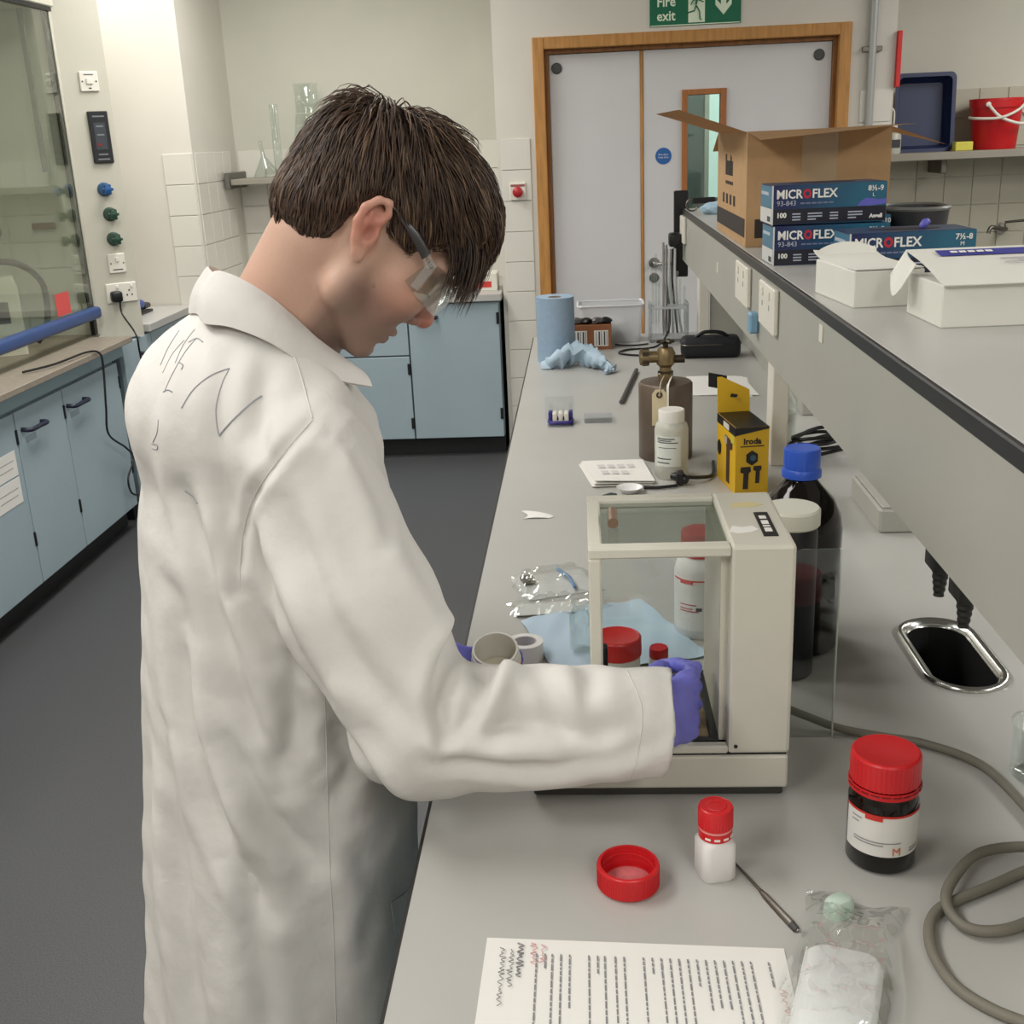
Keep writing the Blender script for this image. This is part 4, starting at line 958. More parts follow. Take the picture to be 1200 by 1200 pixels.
# crinkled zip bags
FILM2 = glass('bag_film', (250, 251, 251), .06, .6, .07)
for (x, y, w, l, rz, sd, q) in ((-.055, 1.735, .13, .11, .35, 9, 'glossy clear plastic bag with small parts left of balance'), (-.045, 1.635, .15, .055, .12, 12, 'flat clear pouch in front of glossy plastic bag')):
    k = thing('plastic_bag', q, 'bag', (x, y, BT), rz)
    obj('backing', prism(rrect(w*.94, l*.92, .004), .0006, .0016), mat('bag_backing', (206, 206, 202), .6), k)
    obj('film', quad_sheet(film(sd, w, l, lambda u, v: .012, .012), 40, 32), FILM2, k, smooth=.5)
    if sd == 9:
        obj('blue_strip', tube(spline([(.02, -.04, .008), (.024, 0, .011), (.02, .045, .009)], 4), .003, 6), mat('strip_blue', (110, 150, 196), .4), k, smooth=1)
        obj('metal_part', box(-.05, -.03, .01, .035, .003, .012, .002), DSTEEL, k)
    else:
        obj('dark_seam', box(-.07, .02, -.026, -.0235, .0017, .0035), mat('seam', (96, 92, 84), .6), k)
# big amber solvent bottle, dark jar with white lid
k = thing('solvent_bottle', 'big dark amber solvent bottle with blue cap', 'bottle', (.292, 1.50, BT))
r = .0575
obj('glass', lathe([(0, 0), (r-.006, 0), (r, .006), (r, .175), (r-.003, .195), (r-.013, .217), (r-.027, .232), (.022, .243), (.019, .25), (.019, .262), (0, .262)], 56), AMB, k, smooth=.9)
obj('cap', cap_ribbed(.0245, .030, 56), mat('cap_blue', (40, 84, 190), .35), k, smooth=.5, loc=(0, 0, .258))
obj('cap_skirt', lathe([(.0245, .2485), (.0268, .2485), (.0268, .257), (.0245, .2605)], 40), MATS['cap_blue'], k, smooth=.8)
k = thing('white_lidded_jar', 'black jar with flat white lid behind balance', 'jar', (.264, 1.41, BT))
obj('body', lathe([(0, 0), (.032, 0), (.034, .003), (.034, .203), (.031, .21), (0, .21)], 40), mat('jar_black', (16, 16, 19), .5), k, smooth=.9)
obj('lid', lathe([(0, .234), (.034, .234), (.0365, .231), (.0365, .212), (.035, .21), (0, .21)], 48), mat('lid_cream', (222, 220, 204), .45), k, smooth=.6)

# ------------------------------------------------ middle of the bench
k = thing('gas_cylinder', 'brown steel gas vessel with brass valve on top', 'cylinder', (.181, 2.505, BT))
r = .060
BRN = mat('vessel_brown', (104, 90, 78), .42, metal=.35, noise=(12, .15))
obj('body', lathe([(0, 0), (r-.003, 0), (r, .003), (r, .168), (r-.004, .173), (.016, .176), (.014, .18), (0, .18)], 56), BRN, k, smooth=.8)
BRS = mat('valve_brass', (142, 124, 92), .38, metal=.8, noise=(30, .2))
v = obj('valve_body', lathe([(0, .176), (.017, .176), (.017, .19), (.013, .194), (.013, .205), (.02, .212), (.022, .235), (.016, .248), (0, .25)], 24), BRS, k, smooth=.6)
obj('valve_base', prism([(.017*math.cos(PI/3*i), .017*math.sin(PI/3*i)) for i in range(6)], .176, .196), mat('brass_dark', (66, 58, 46), .45, metal=.7), k)
obj('outlet', lathe([(0, 0), (.013, 0), (.013, .022), (.018, .022), (.018, .042), (.012, .044), (0, .044)], 20, T=TR(-.014, 0, .228) @ RY(-PI/2)), BRS, v, smooth=.5)
obj('outlet_nut', prism([(.02*math.cos(PI/3*i), .02*math.sin(PI/3*i)) for i in range(6)], 0, .014, T=TR(-.037, 0, .228) @ RY(-PI/2)), MATS['brass_dark'], v)
obj('side_port', lathe([(0, 0), (.009, 0), (.009, .03), (0, .03)], 14, T=TR(.012, 0, .222) @ RY(PI/2)), MATS['brass_dark'], v, smooth=.6)
hw = lathe([(0, .258), (.006, .258), (.006, .25), (0, .25)], 10)
for a in range(3): box(-.02, .02, -.004, .004, .258, .265, .002, bm=hw, T=RZ(a*PI/3))
obj('hand_wheel', hw, MATS['brass_dark'], v)
TAG = mat('tag_buff', (214, 200, 166), .7)
tg = obj('paper_tag', prism([(-.016, -.04), (.016, -.04), (.016, .03), (.009, .04), (-.009, .04), (-.016, .03)], 0, .001, T=TR(-.018, -.064, .128) @ RX(PI/2)), TAG, k)
obj('tag_eyelet', lathe([(.003, 0), (.007, 0), (.007, .001), (.003, .001)], 16, T=TR(-.018, -.0652, .156) @ RX(PI/2)), mat('eyelet', (60, 44, 36), .6), tg)
obj('tag_string', tube(spline([(-.018, -.066, .156), (-.016, -.064, .176), (-.010, -.03, .182), (-.004, -.017, .188)], 5), .0012, 5), mat('string', (206, 196, 170), .8), k, smooth=1)
obj('white_strap', tube(spline([(.012, -.018, .186), (.004, -.05, .180), (.0, -.063, .168), (.0, -.0645, .10)], 5), .004, 6, flat=.3), WHITEP, k, smooth=1)
k = thing('plastic_bottle', 'translucent white plastic bottle in front of brown vessel', 'bottle', (.182, 2.345, BT))
r = .0355
TB_ = mat('ldpe', (220, 220, 208), .38, trans=.3)
obj('body', lathe([(0, 0), (r-.003, 0), (r, .004), (r, .105), (r-.003, .116), (r-.010, .122), (.024, .125), (0, .125)], 40), TB_, k, smooth=.9)
obj('cap', cap_ribbed(.0275, .026, 56), mat('cap_white', (230, 228, 220), .4), k, smooth=.5, loc=(0, 0, .121))
lbl = obj('label', arc_label(r+.0004, .030, .095, CAMA-1.15, CAMA+.5), mat('label_pale', (214, 218, 210), .5), k, smooth=1)
for z, a0, a1, t_ in ((.089, -1.0, .1, .0022), (.085, -1.0, -.1, .0018), (.081, -1.0, .3, .0018), (.046, -1.0, -.1, .002), (.037, -1.0, -.2, .002), (.070, -.9, .2, .001)):
    obj('label_print', arc_label(r+.001, z, z+t_, CAMA+a0, CAMA+a1, 10, .0003), INK, lbl)
# yellow torch carton
k = thing('torch_carton', 'yellow and black torch carton with raised hanging tab', 'carton', (.297, 2.20, BT), .15)
YEL = mat('carton_yellow', (222, 176, 30), .45)
cw_, cd_, ch_ = .068, .135, .138
obj('carton', box(0, cw_, 0, cd_, 0, ch_, .0008), YEL, k)
obj('black_top', box(.001, cw_-.001, .001, cd_-.001, ch_, ch_+.0008), BLACK, k)
obj('front_black', prism([(0, ch_), (cw_, ch_), (cw_, ch_-.004), (0, ch_-.016)][::-1], 0, .0008, T=RX(PI/2)), BLACK, k)
obj('side_black', box(-.0008, 0, .0, cd_, ch_-.018, ch_), BLACK, k)
obj('hanging_tab', prism([(.0, 0), (cw_, 0), (cw_, .045), (cw_-.008, .05), (.01, .075), (.0, .075)], 0, .0015, T=TR(0, cd_, ch_) @ RX(PI/2-.12)), YEL, k)
obj('tab_slot', prism([(-.008, -.002), (.006, -.004), (.009, .002), (-.005, .005)], 0, .0006, T=TR(.032, cd_-.0055, ch_+.036) @ RX(PI/2-.12)), BLACK, k)
obj('black_tab', quad_sheet(lambda u, v: (-.018+.04*u, cd_+.01+.004*u, ch_+.055+.03*v-.01*u), 2, 2, .001), BLACK, k)
text('front_lettering', 'Iroda', .017, TR(.034, -.0005, .104) @ FACE_CAM, BLACK, k, bold=.0005, align='CENTER')
obj('front_subtitle', box(.010, .058, -.0006, 0, .098, .100), KPRINT, k)
hx = [(.0135*math.cos(PI/3*i+PI/6), .0155*math.sin(PI/3*i+PI/6)) for i in range(6)]
hg = obj('hex_picture', prism(hx, 0, .0008, T=TR(.034, 0, .075) @ RX(PI/2)), BLACK, k)
obj('hex_lens', lathe([(0, 0), (.006, 0), (.006, .0004), (0, .0004)], 16, T=TR(.036, -.0008, .075) @ RX(PI/2)), mat('lens_blue', (60, 90, 110), .4), hg)
for x, z, s in ((.022, .034, 1.15), (.046, .040, .9)):
    obj('torch_picture', prism([(x+a*s, z+b_*s) for a, b_ in ((-.005, -.02), (.004, -.02), (.005, .008), (.009, .012), (.008, .02), (-.009, .02), (-.010, .011), (-.004, .008))], 0, .0008, T=RX(PI/2)), KPRINT, k)
SIDE = lambda y, z: TR(-.0003, y, z) @ FACE_LEFT
obj('side_title', box(-.0014, -.0008, .045, .085, ch_-.016, ch_-.004), mat('title_grey', (210, 204, 190), .6), k)
obj('side_torch', prism([(-.012, -.05), (.010, -.05), (.010, .022), (.028, .026), (.030, .042), (-.02, .046), (-.03, .040), (-.012, .022)], 0, .0008, T=SIDE(.05, .062)), mat('torch_dark', (70, 44, 36), .5), k)
obj('side_nozzle', prism([(-.03, .026), (-.012, .026), (-.010, .042), (-.03, .042)], 0, .0012, T=SIDE(.046, .064)), mat('torch_grey', (176, 168, 156), .4), k)
obj('side_hex', prism([(q[0]*1.1, q[1]*1.1) for q in hx], 0, .0008, T=SIDE(.116, .07)), BLACK, k)
obj('side_patch', box(-.0012, -.0006, .005, .03, ch_-.036, ch_-.018), mat('patch_lime', (206, 190, 60), .5), k)
k = thing('clear_liquid_bottle', 'small clear bottle of liquid under the shelf', 'bottle', (.463, 2.63, BT))
obj('glass', lathe(lathe_shell([(0, 0), (.03, 0), (.032, .004), (.032, .095), (.018, .115), (.018, .135)], .0016), 28), GLS, k, smooth=1)
obj('liquid', lathe([(0, .003), (.0295, .003), (.0295, .065), (0, .065)], 28), mat('liquid_pale', (216, 214, 200), .2, trans=.5), k, smooth=.7)
obj('cap', lathe([(0, .135), (.02, .135), (.02, .155), (0, .157)], 24), mat('cap_olive', (120, 116, 100), .5), k, smooth=.6)
k = thing('black_cable_coil', 'coiled black cable lying behind the solvent bottle', 'cable', (.520, 2.46, BT))
bm = bmesh.new()
pts = []
for i in range(64):
    a = 2*PI*i/16; rr = .056+.012*math.sin(i*.9); pts.append((rr*math.cos(a)*1.1, rr*math.sin(a)*.9, .006+.012*i/16+.018*(.5+.5*math.sin(a*1.03+1))))
obj('coil', tube(pts, .0042, 7), BLACK, k, smooth=1)
k = thing('small_black_plug', 'black plug on a lead at left of torch carton', 'plug', (.208, 2.27, BT))
obj('body', tube([(0, 0, .012), (-.012, .01, .016), (-.03, .02, .016)], [.009, .012, .007], 10), BLACK, k, smooth=1)
obj('grip', box(-.022, -.006, -.006, .016, .002, .032, .005, seg=2), BLACK, k)
obj('lead', tube(spline([(0, .01, .016), (.03, .02, .012), (.06, .06, .0055), (.072, .16, .0052)], 6), .004, 7), BLACK, k, smooth=1)
obj('flat_lead', tube(spline([(-.02, -.01, .0045), (-.06, -.02, .0042), (-.09, -.018, .0042)], 5), .0035, 7), BLACK, k, smooth=1)
k = thing('folded_leaflet', 'white folded leaflet lying left of plastic bottle', 'leaflet', (.06, 2.36, BT))
lq = [Vector((-.076, .088, 0)), Vector((.060, .090, 0)), Vector((.078, -.080, 0)), Vector((-.048, -.092, 0))]
for i in range(3):
    obj('leaf', quad_sheet(lambda u, v: tuple(lq[0].lerp(lq[1], u).lerp(lq[3].lerp(lq[2], u), v)+Vector((.003*i, .002*i, .0015+.0035*i+.004*(1-u)*v*(i+1)*.6))), 6, 6, .0004), PAPER, k, smooth=1)
for i in range(7):
    obj('faint_print', quad_sheet(lambda u, v: tuple(lq[0].lerp(lq[1], .2+.16*(i % 4)+.12*u).lerp(lq[3].lerp(lq[2], .2+.16*(i % 4)+.12*u), .25+.3*(i//4)+.16*v)+Vector((.006, .004, .0098+.004*(1-(.2+.16*(i % 4)+.12*u))*(.25+.3*(i//4)+.16*v)*1.8))), 3, 3), mat('fainter_ink', (206, 204, 202), .8), k)
k = thing('weighing_dish', 'small round white weighing dish behind balance', 'dish', (.088, 2.235, BT))
obj('dish', lathe([(0, 0), (.016, 0), (.026, .011), (.027, .012), (.0245, .011), (.015, .0022), (0, .0022)], 36), mat('dish_white', (230, 230, 228), .35), k, smooth=1)
k = thing('paper_scrap', 'tiny torn scrap of white paper near bench edge', 'paper', (-.098, 2.10, BT))
obj('scrap', quad_sheet(lambda u, v: (-.025+.05*u+.008*math.sin(v*4), -.022+.04*v*(1-.5*u), .001+.008*u*(1-u)+.003*v), 6, 5, .0004), PAPER, k, smooth=1)
k = thing('green_chip', 'tiny dark green chip behind balance', 'chip', (.045, 2.20, BT))
obj('chip', prism([(-.014, -.006), (.012, -.008), (.016, .004), (.004, .012)], 0, .008), mat('chip_green', (34, 60, 52), .5), k)
# farther along
k = thing('blister_case', 'small clear case holding white and purple pieces', 'case', (-.062, 2.84, BT))
obj('base', box(-.034, .034, -.045, .045, .0005, .004, .001), glass('case_clear', (249, 250, 251), .05, .35), k)
obj('lid', box(-.04, .034, .046, .05, .001, .060, .001), MATS['case_clear'], k)
obj('purple_rim', tube([(x, y, .008) for x, y in rrect(.058, .05, .014, 5)], .005, 6, closed=True), mat('purple_dark', (52, 46, 120), .45), k, smooth=1)
for i in range(3): obj('white_piece', box(-.02+.015*i, -.009+.015*i, -.015, .02, .004, .03, .002), WHITEP, k)
for x in (-.026, .026): obj('purple_clip', box(x-.005, x+.005, -.005, .02, .004, .032, .002), MATS['purple_dark'], k)
k = thing('clear_box', 'flat empty clear plastic box beside blister case', 'box', (.034, 2.86, BT))
obj('tray', box(-.036, .036, -.03, .03, .0, .012, .002), MATS['case_clear'], k)
obj('lid', box(-.037, .037, -.031, .031, .0125, .015, .001), MATS['case_clear'], k)
k = thing('metal_rod', 'thin grey metal rod lying on bench', 'rod', (.131, 3.25, BT))
objw('rod', tube([(.1, 3.037, .9065), (.162, 3.474, .9065)], .0062, 10), mat('rod_grey', (96, 92, 92), .45, metal=.5), k, smooth=.8)
k = thing('blue_glove', 'crumpled pale blue disposable glove on bench', 'glove', (-.01, 3.55, BT))
BG = mat('glove_paleblue', (168, 190, 206), .5)
gp = [Vector((-.105, .03, .012)), Vector((-.07, .02, .03)), Vector((-.02, .05, .042)), (Vector((.03, .03, .034))), Vector((.07, -.03, .022)), Vector((.10, -.07, .01))]
b2 = tube(spline(gp, 7), [.012+.016*math.sin(PI*min(1, i/35*1.1)) for i in range(36)], 14, flat=1.3)
for v_ in b2.verts:
    n = .006*math.sin(v_.co.x*160+v_.co.y*70)+.005*math.sin(v_.co.y*210+v_.co.z*130)
    v_.co += Vector((n*.3, n, n)); v_.co.z = max(.0008, v_.co.z)
obj('palm', b2, BG, k, smooth=1)
for i in range(3):
    obj('finger', tube(spline([(.06+.01*i, -.02-.012*i, .02), (.085, -.045-.012*i, .016), (.10-.012*i, -.09-.01*i, .008)], 4), [.010]*4+[.009]*4+[.006], 8, flat=.7), BG, k, smooth=1)
obj('cuff', quad_sheet(lambda u, v: (-.125+.03*u, .0+.06*v, .004+.028*math.sin(PI*v)*(.6+.4*u)), 5, 10, .001), BG, k, smooth=1)
k = thing('paper_roll', 'blue paper towel roll standing on bench', 'paper roll', (-.088, 3.70, BT))
r = .0625
bm = bmesh.new(); N = 56; prev = None; nz_ = 44
lv = []
for j in range(nz_+1):
    z = .21*j/nz_; rr = r-(.0012 if j % 2 else 0)
    lv.append([bm.verts.new((rr*math.cos(2*PI*i/N), rr*math.sin(2*PI*i/N), z)) for i in range(N)])
for a, c in zip(lv, lv[1:]):
    for i in range(N): bm.faces.new((a[i], a[(i+1) % N], c[(i+1) % N], c[i]))
inn = [bm.verts.new((.022*math.cos(2*PI*i/N), .022*math.sin(2*PI*i/N), .208)) for i in range(N)]
for i in range(N): bm.faces.new((lv[-1][i], lv[-1][(i+1) % N], inn[(i+1) % N], inn[i]))
bm.faces.new(lv[0][::-1])
obj('roll', bm, mat('roll_blue', (150, 172, 194), .85, noise=(60, .06)), k, smooth=.9)
obj('core', lathe([(.0222, .0), (.0222, .209), (.0195, .209), (.0195, .0)], 32), mat('core_card', (150, 136, 124), .8), k, smooth=.8)
k = thing('small_brown_box', 'small brown carton with two barcode labels', 'carton', (.032, 3.93, BT))
obj('carton', box(-.066, .066, -.05, .05, 0, .085, .001), mat('carton_rust', (148, 92, 58), .7, noise=(20, .1)), k)
for x0, x1 in ((-.066, -.018), (.006, .054)):
    l_ = obj('label', box(x0, x1, -.0508, -.05, .012, .066), PAPER, k)
    for i in range(5): obj('bar', box(x0+.006+.009*i, x0+.009+.009*i+.002*(i % 2), -.0513, -.0508, .016, .062), INK if i % 2 else MATS['print_mid'], l_)
for i, x in enumerate((-.05, -.02, .02, .045)):
    obj('contents', wad(20+i, (.018, .016, .009)), BLACK if i % 2 else MATS['rod_grey'], k, smooth=.7, loc=(x, -.02, .0855))
k = thing('clear_tub', 'clear plastic storage tub behind brown carton', 'tub', (.10, 4.06, BT))
CT = mat('tub_frost', (224, 226, 228), .3, alpha=.38)
obj('wall', rloft([(0, rrect(.20, .12, .012)), (.13, rrect(.225, .14, .016)), (.13, rrect(.221, .136, .015)), (.003, rrect(.196, .116, .011))]), CT, k, smooth=.7)
obj('rim', tube([(x, y, .131) for x, y in rrect(.23, .145, .018, 5)], .0045, 6, closed=True), mat('tub_rim_clear', (214, 216, 218), .3), k, smooth=1)
obj('contents', wad(31, (.075, .04, .035)), mat('contents_white', (222, 222, 222), .8), k, smooth=.7, loc=(-.02, 0, .004))
k = thing('pipette_rack', 'clear rack of upright glass pipettes at bench far end', 'rack', (.30, 4.02, BT))
RK = glass('rack_clear', (226, 230, 232), .18, .5, .1)
for z in (.012, .115): obj('tier', box(-.068, .068, -.045, .045, z, z+.006, .001), mat('tier_pale', (206, 208, 210), .3, alpha=.6), k)
for x in (-.064, .064): obj('upright', box(x-.004, x+.004, -.045, .045, 0, .135, .001), RK, k)
rn = random.Random(5)
for i in range(10):
    x = -.055+.0122*i; y = -.02+.02*(i % 3); h_ = (.26, .30, .2, .34, .33, .22, .18, .24, .21, .19)[i]
    obj('pipette', lathe([(.0006, .0185), (.0014, .02), (.0042, .06), (.0042, h_), (.003, h_), (.003, .06)], 10, T=TR(x, y, 0)), GLS if i not in (3, 4) else mat('pip_grey', (150, 148, 148), .3), k, smooth=1)
k = thing('black_case', 'black soft zip case under shelf far end', 'case', (.412, 3.70, BT))
obj('case', box(-.095, .095, -.05, .05, .0, .065, .018, seg=3, T=RZ(-.06)), mat('case_black', (20, 20, 26), .65, bump=(90, .3)), k, smooth=1)
obj('handle', tube(spline([(-.05, -.01, .064), (-.02, -.01, .08), (.03, -.01, .078), (.055, -.01, .064)], 5), .006, 7), BLACK, k, smooth=1)
obj('zip', tube([(x, y, .045) for x, y in rrect(.191, .101, .02, 4)], .002, 5, closed=True), DSTEEL, k)
k = thing('thin_black_lead', 'thin black lead curling behind brass valve', 'cable', (.2, 3.7, BT))
objw('lead', tube(spline([(.30, 3.95, 1.02), (.295, 3.935, .95), (.25, 3.88, .905), (.15, 3.84, .904), (.12, 3.78, .904), (.18, 3.73, .904), (.25, 3.74, .904), (.30, 3.77, .904)], 7), .0035, 6), BLACK, k, smooth=1)
objw('lead', tube(spline([(.112, 3.955, .904), (.13, 3.93, .904), (.18, 3.92, .904), (.225, 3.94, .904)], 6), .003, 6), BLACK, k, smooth=1)
k = thing('loose_papers', 'loose white papers on bench beyond torch carton', 'paper', (.36, 3.25, BT))
for i in range(2):
    obj('sheet', quad_sheet(lambda u, v: (-.06+.16*u+.02*v, -.13+.26*v-.04*u, .0008+.0012*i+.002*math.sin(u*3)), 4, 4, .0003), PAPER, k, smooth=1, rot=(0, 0, .12*i))
k = thing('grey_wall_box', 'grey trunking box standing under the shelf', 'trunking', (.56, 2.05, BT))
obj('case', box(-.04, .06, -.10, .12, 0, .045, .004), FAS, k)
obj('cover', box(-.034, .054, -.094, .114, .045, .048, .002), FAS, k)
# ================================================================== PERSON
class Field:
    """signed distance field on a rectilinear grid, meshed with surface nets"""
    def __init__(s, xs, ys, zs):
        s.x, s.y, s.z = [np.asarray(a, np.float32) for a in (xs, ys, zs)]
        s.F = np.full((len(s.x), len(s.y), len(s.z)), 1.0, np.float32)
    def _sl(s, lo, hi):
        out = []
        for a, l, h in zip((s.x, s.y, s.z), lo, hi):
            i, j = np.searchsorted(a, l), np.searchsorted(a, h, 'right')
            out.append(slice(max(0, i-1), min(len(a), j+1)))
        X, Y, Z = np.meshgrid(s.x[out[0]], s.y[out[1]], s.z[out[2]], indexing='ij', sparse=True)
        return tuple(out), X, Y, Z
    def add(s, fn, lo, hi, k=.01):
        sl, X, Y, Z = s._sl(lo, hi); a = s.F[sl]; b = fn(X, Y, Z).astype(np.float32)
        h = np.clip(.5+.5*(b-a)/k, 0, 1); s.F[sl] = b*(1-h)+a*h-k*h*(1-h)
    def sub(s, fn, lo, hi, k=.005):
        sl, X, Y, Z = s._sl(lo, hi); a = s.F[sl]; b = -fn(X, Y, Z).astype(np.float32)
        h = np.clip(.5-.5*(b-a)/k, 0, 1); s.F[sl] = b*(1-h)+a*h+k*h*(1-h)
    def mesh(s):
        F = s.F; S = F < 0; n = F.shape; cid = []; cpt = []; quads = []
        C = (s.x, s.y, s.z); cn = (n[0]-1, n[1]-1, n[2]-1)
        for ax in range(3):
            a = [slice(None)]*3; b = [slice(None)]*3; a[ax] = slice(0, -1); b[ax] = slice(1, None)
            sa, sb = S[tuple(a)], S[tuple(b)]; idx = np.argwhere(sa != sb)
            if not len(idx): continue
            i0 = tuple(idx.T); i1 = list(i0); i1[ax] = i0[ax]+1; i1 = tuple(i1)
            f0, f1 = F[i0], F[i1]; t = f0/(f0-f1)
            P = np.stack([C[d][i0[d]] for d in range(3)], 1).astype(np.float64)
            P[:, ax] += t*(C[ax][i1[ax]]-C[ax][i0[ax]])
            o1, o2 = [d for d in range(3) if d != ax]
            ok = (idx[:, o1] > 0) & (idx[:, o2] > 0) & (idx[:, o1] < cn[o1]) & (idx[:, o2] < cn[o2])
            idx, P, inside = idx[ok], P[ok], S[i0][ok]; cells = []
            for d1, d2 in ((0, 0), (1, 0), (1, 1), (0, 1)):
                c = idx.copy(); c[:, o1] -= d1; c[:, o2] -= d2
                lid = (c[:, 0]*cn[1]+c[:, 1])*cn[2]+c[:, 2]; cells.append(lid); cid.append(lid); cpt.append(P)
            q = np.stack(cells, 1); fl = inside if ax != 1 else ~inside
            q[fl] = q[fl][:, ::-1]; quads.append(q)
        cid = np.concatenate(cid); cpt = np.concatenate(cpt); quads = np.concatenate(quads)
        u, inv = np.unique(cid, return_inverse=True)
        cnt = np.bincount(inv); V = np.stack([np.bincount(inv, cpt[:, d])/cnt for d in range(3)], 1)
        Q = np.searchsorted(u, quads)
        vol = np.einsum('ij,ij->i', V[Q[:, 0]], np.cross(V[Q[:, 1]], V[Q[:, 2]])).sum()+np.einsum('ij,ij->i', V[Q[:, 0]], np.cross(V[Q[:, 2]], V[Q[:, 3]])).sum()
        return V, (Q if vol > 0 else Q[:, ::-1])
def relax(V, Q, it=2, lam=.5):
    e = np.concatenate([Q[:, [0, 1]], Q[:, [1, 2]], Q[:, [2, 3]], Q[:, [3, 0]]]); e = np.concatenate([e, e[:, ::-1]])
    deg = np.bincount(e[:, 0], minlength=len(V))
    for _ in range(it):
        A = np.stack([np.bincount(e[:, 0], V[e[:, 1], d], minlength=len(V)) for d in range(3)], 1)/np.maximum(deg, 1)[:, None]
        V = V+(A-V)*lam
    return V
def vnormals(V, Q):
    n = np.cross(V[Q[:, 2]]-V[Q[:, 0]], V[Q[:, 3]]-V[Q[:, 1]]); N = np.zeros_like(V)
    for i in range(4):
        for d in range(3): N[:, d] += np.bincount(Q[:, i], n[:, d], minlength=len(V))
    return N/np.maximum(np.linalg.norm(N, axis=1), 1e-12)[:, None]
def np_mesh(name, V, Q, m, parent, col=None, smooth=True):
    me = bpy.data.meshes.new(name); me.from_pydata(V.tolist(), [], Q.tolist()); me.update()
    me.materials.append(m)
    if smooth: me.polygons.foreach_set('use_smooth', [True]*len(me.polygons))
    if col is not None:
        at = me.color_attributes.new('col', 'FLOAT_COLOR', 'POINT')
        at.data.foreach_set('color', np.concatenate([col, np.ones((len(col), 1))], 1).astype(np.float32).ravel())
    o = bpy.data.objects.new(name, me); COL.objects.link(o); o.parent = parent
    return o
def ell(c, r, ax=None):
    c = np.asarray(c, float); r = np.asarray(r, float); A = np.eye(3) if ax is None else np.asarray(ax)
    def fn(X, Y, Z):
        d = (X-c[0], Y-c[1], Z-c[2])
        q = [(d[0]*A[i][0]+d[1]*A[i][1]+d[2]*A[i][2]) for i in range(3)]
        k0 = np.sqrt((q[0]/r[0])**2+(q[1]/r[1])**2+(q[2]/r[2])**2)
        k1 = np.sqrt((q[0]/r[0]**2)**2+(q[1]/r[1]**2)**2+(q[2]/r[2]**2)**2)
        return k0*(k0-1)/np.maximum(k1, 1e-6)
    return fn
def cone(a, b, ra, rb):
    a = np.asarray(a, float); b = np.asarray(b, float); ab = b-a; L2 = ab@ab
    def fn(X, Y, Z):
        t = np.clip(((X-a[0])*ab[0]+(Y-a[1])*ab[1]+(Z-a[2])*ab[2])/L2, 0, 1)
        return np.sqrt((X-a[0]-t*ab[0])**2+(Y-a[1]-t*ab[1])**2+(Z-a[2]-t*ab[2])**2)-(ra+(rb-ra)*t)
    return fn
def bb(pts, m):
    p = np.asarray(pts, float); m = np.asarray(m)
    return p.min(0)-m, p.max(0)+m
def axis(lo, hi, segs):
    """spacing varies: segs = [(from,to,step)...] contiguous"""
    out = []
    for a, b, st in segs: out += list(np.linspace(a, b, max(2, int(round((b-a)/st))+1))[:-1])
    out.append(segs[-1][1]); return out

person = thing('person', 'person in white lab coat and clear safety glasses leaning over the balance', 'person', (-.40, 1.28, 0))
PO = np.array([-.40, 1.28, 0])
# head frame: f forward (tilted down), u up, r towards the person's right
_ph, _pt = math.radians(15), math.radians(42)
hh = np.array([math.cos(_ph), math.sin(_ph), 0])
hf = hh*math.cos(_pt)-np.array([0, 0, math.sin(_pt)]); hu = hh*math.sin(_pt)+np.array([0, 0, math.cos(_pt)]); hr = np.array([math.sin(_ph), -math.cos(_ph), 0])
H0 = np.array([-.228, 1.275, 1.512])
AXH = np.array([hf, hr, hu])
def hp(f, s, u): return H0+hf*f+hr*s+hu*u
def hell(f, s, u, rf, rs, ru, tilt=0):
    A = AXH
    if tilt: A = np.array([hf*math.cos(tilt)+hu*math.sin(tilt), hr, -hf*math.sin(tilt)+hu*math.cos(tilt)])
    return ell(hp(f, s, u), (rf, rs, ru), A)
# body frame
_bt = math.radians(28)
bf_ = np.array([math.cos(_bt), math.sin(_bt), 0]); br_ = np.array([math.sin(_bt), -math.cos(_bt), 0])
MID = np.array([-.375, 1.285, 0])
def bp(f, s, z): return MID+bf_*f+br_*s+np.array([0, 0, z])
SH_R, EL_R, WR_R = np.array([-.285, 1.125, 1.285]), np.array([-.180, 1.045, 1.02]), np.array([.066, 1.035, 1.030])
SH_L, EL_L, WR_L = bp(-.01, -.165, 1.30), np.array([-.375, 1.58, 1.03]), np.array([-.243, 1.405, .962])

# ---- body: one continuous skin mesh, head to feet
bdy = Field(axis(0, 0, [(-.75, -.42, .016), (-.42, -.08, .0027), (-.08, .14, .012)]), axis(0, 0, [(.92, 1.15, .014), (1.15, 1.41, .0028), (1.41, 1.76, .016)]), axis(0, 0, [(.0, 1.32, .018), (1.32, 1.67, .0027)]))
def HA(f, s, u, rf, rs, ru, k=.01, tilt=0, both=False):
    for sg in ((1, -1) if both else (1,)):
        c = hp(f, s*sg, u); m = max(rf, rs, ru)+.02+k
        bdy.add(hell(f, s*sg, u, rf, rs, ru, tilt), c-m, c+m, k)
def HS(f, s, u, rf, rs, ru, k=.004, both=False):
    for sg in ((1, -1) if both else (1,)):
        c = hp(f, s*sg, u); m = max(rf, rs, ru)+.02+k
        bdy.sub(hell(f, s*sg, u, rf, rs, ru), c-m, c+m, k)
def HC(a, b, ra, rb, k=.008, both=False):
    for sg in ((1, -1) if both else (1,)):
        p, q = hp(a[0], a[1]*sg, a[2]), hp(b[0], b[1]*sg, b[2]); lo, hi = bb([p, q], max(ra, rb)+.02+k)
        bdy.add(cone(p, q, ra, rb), lo, hi, k)
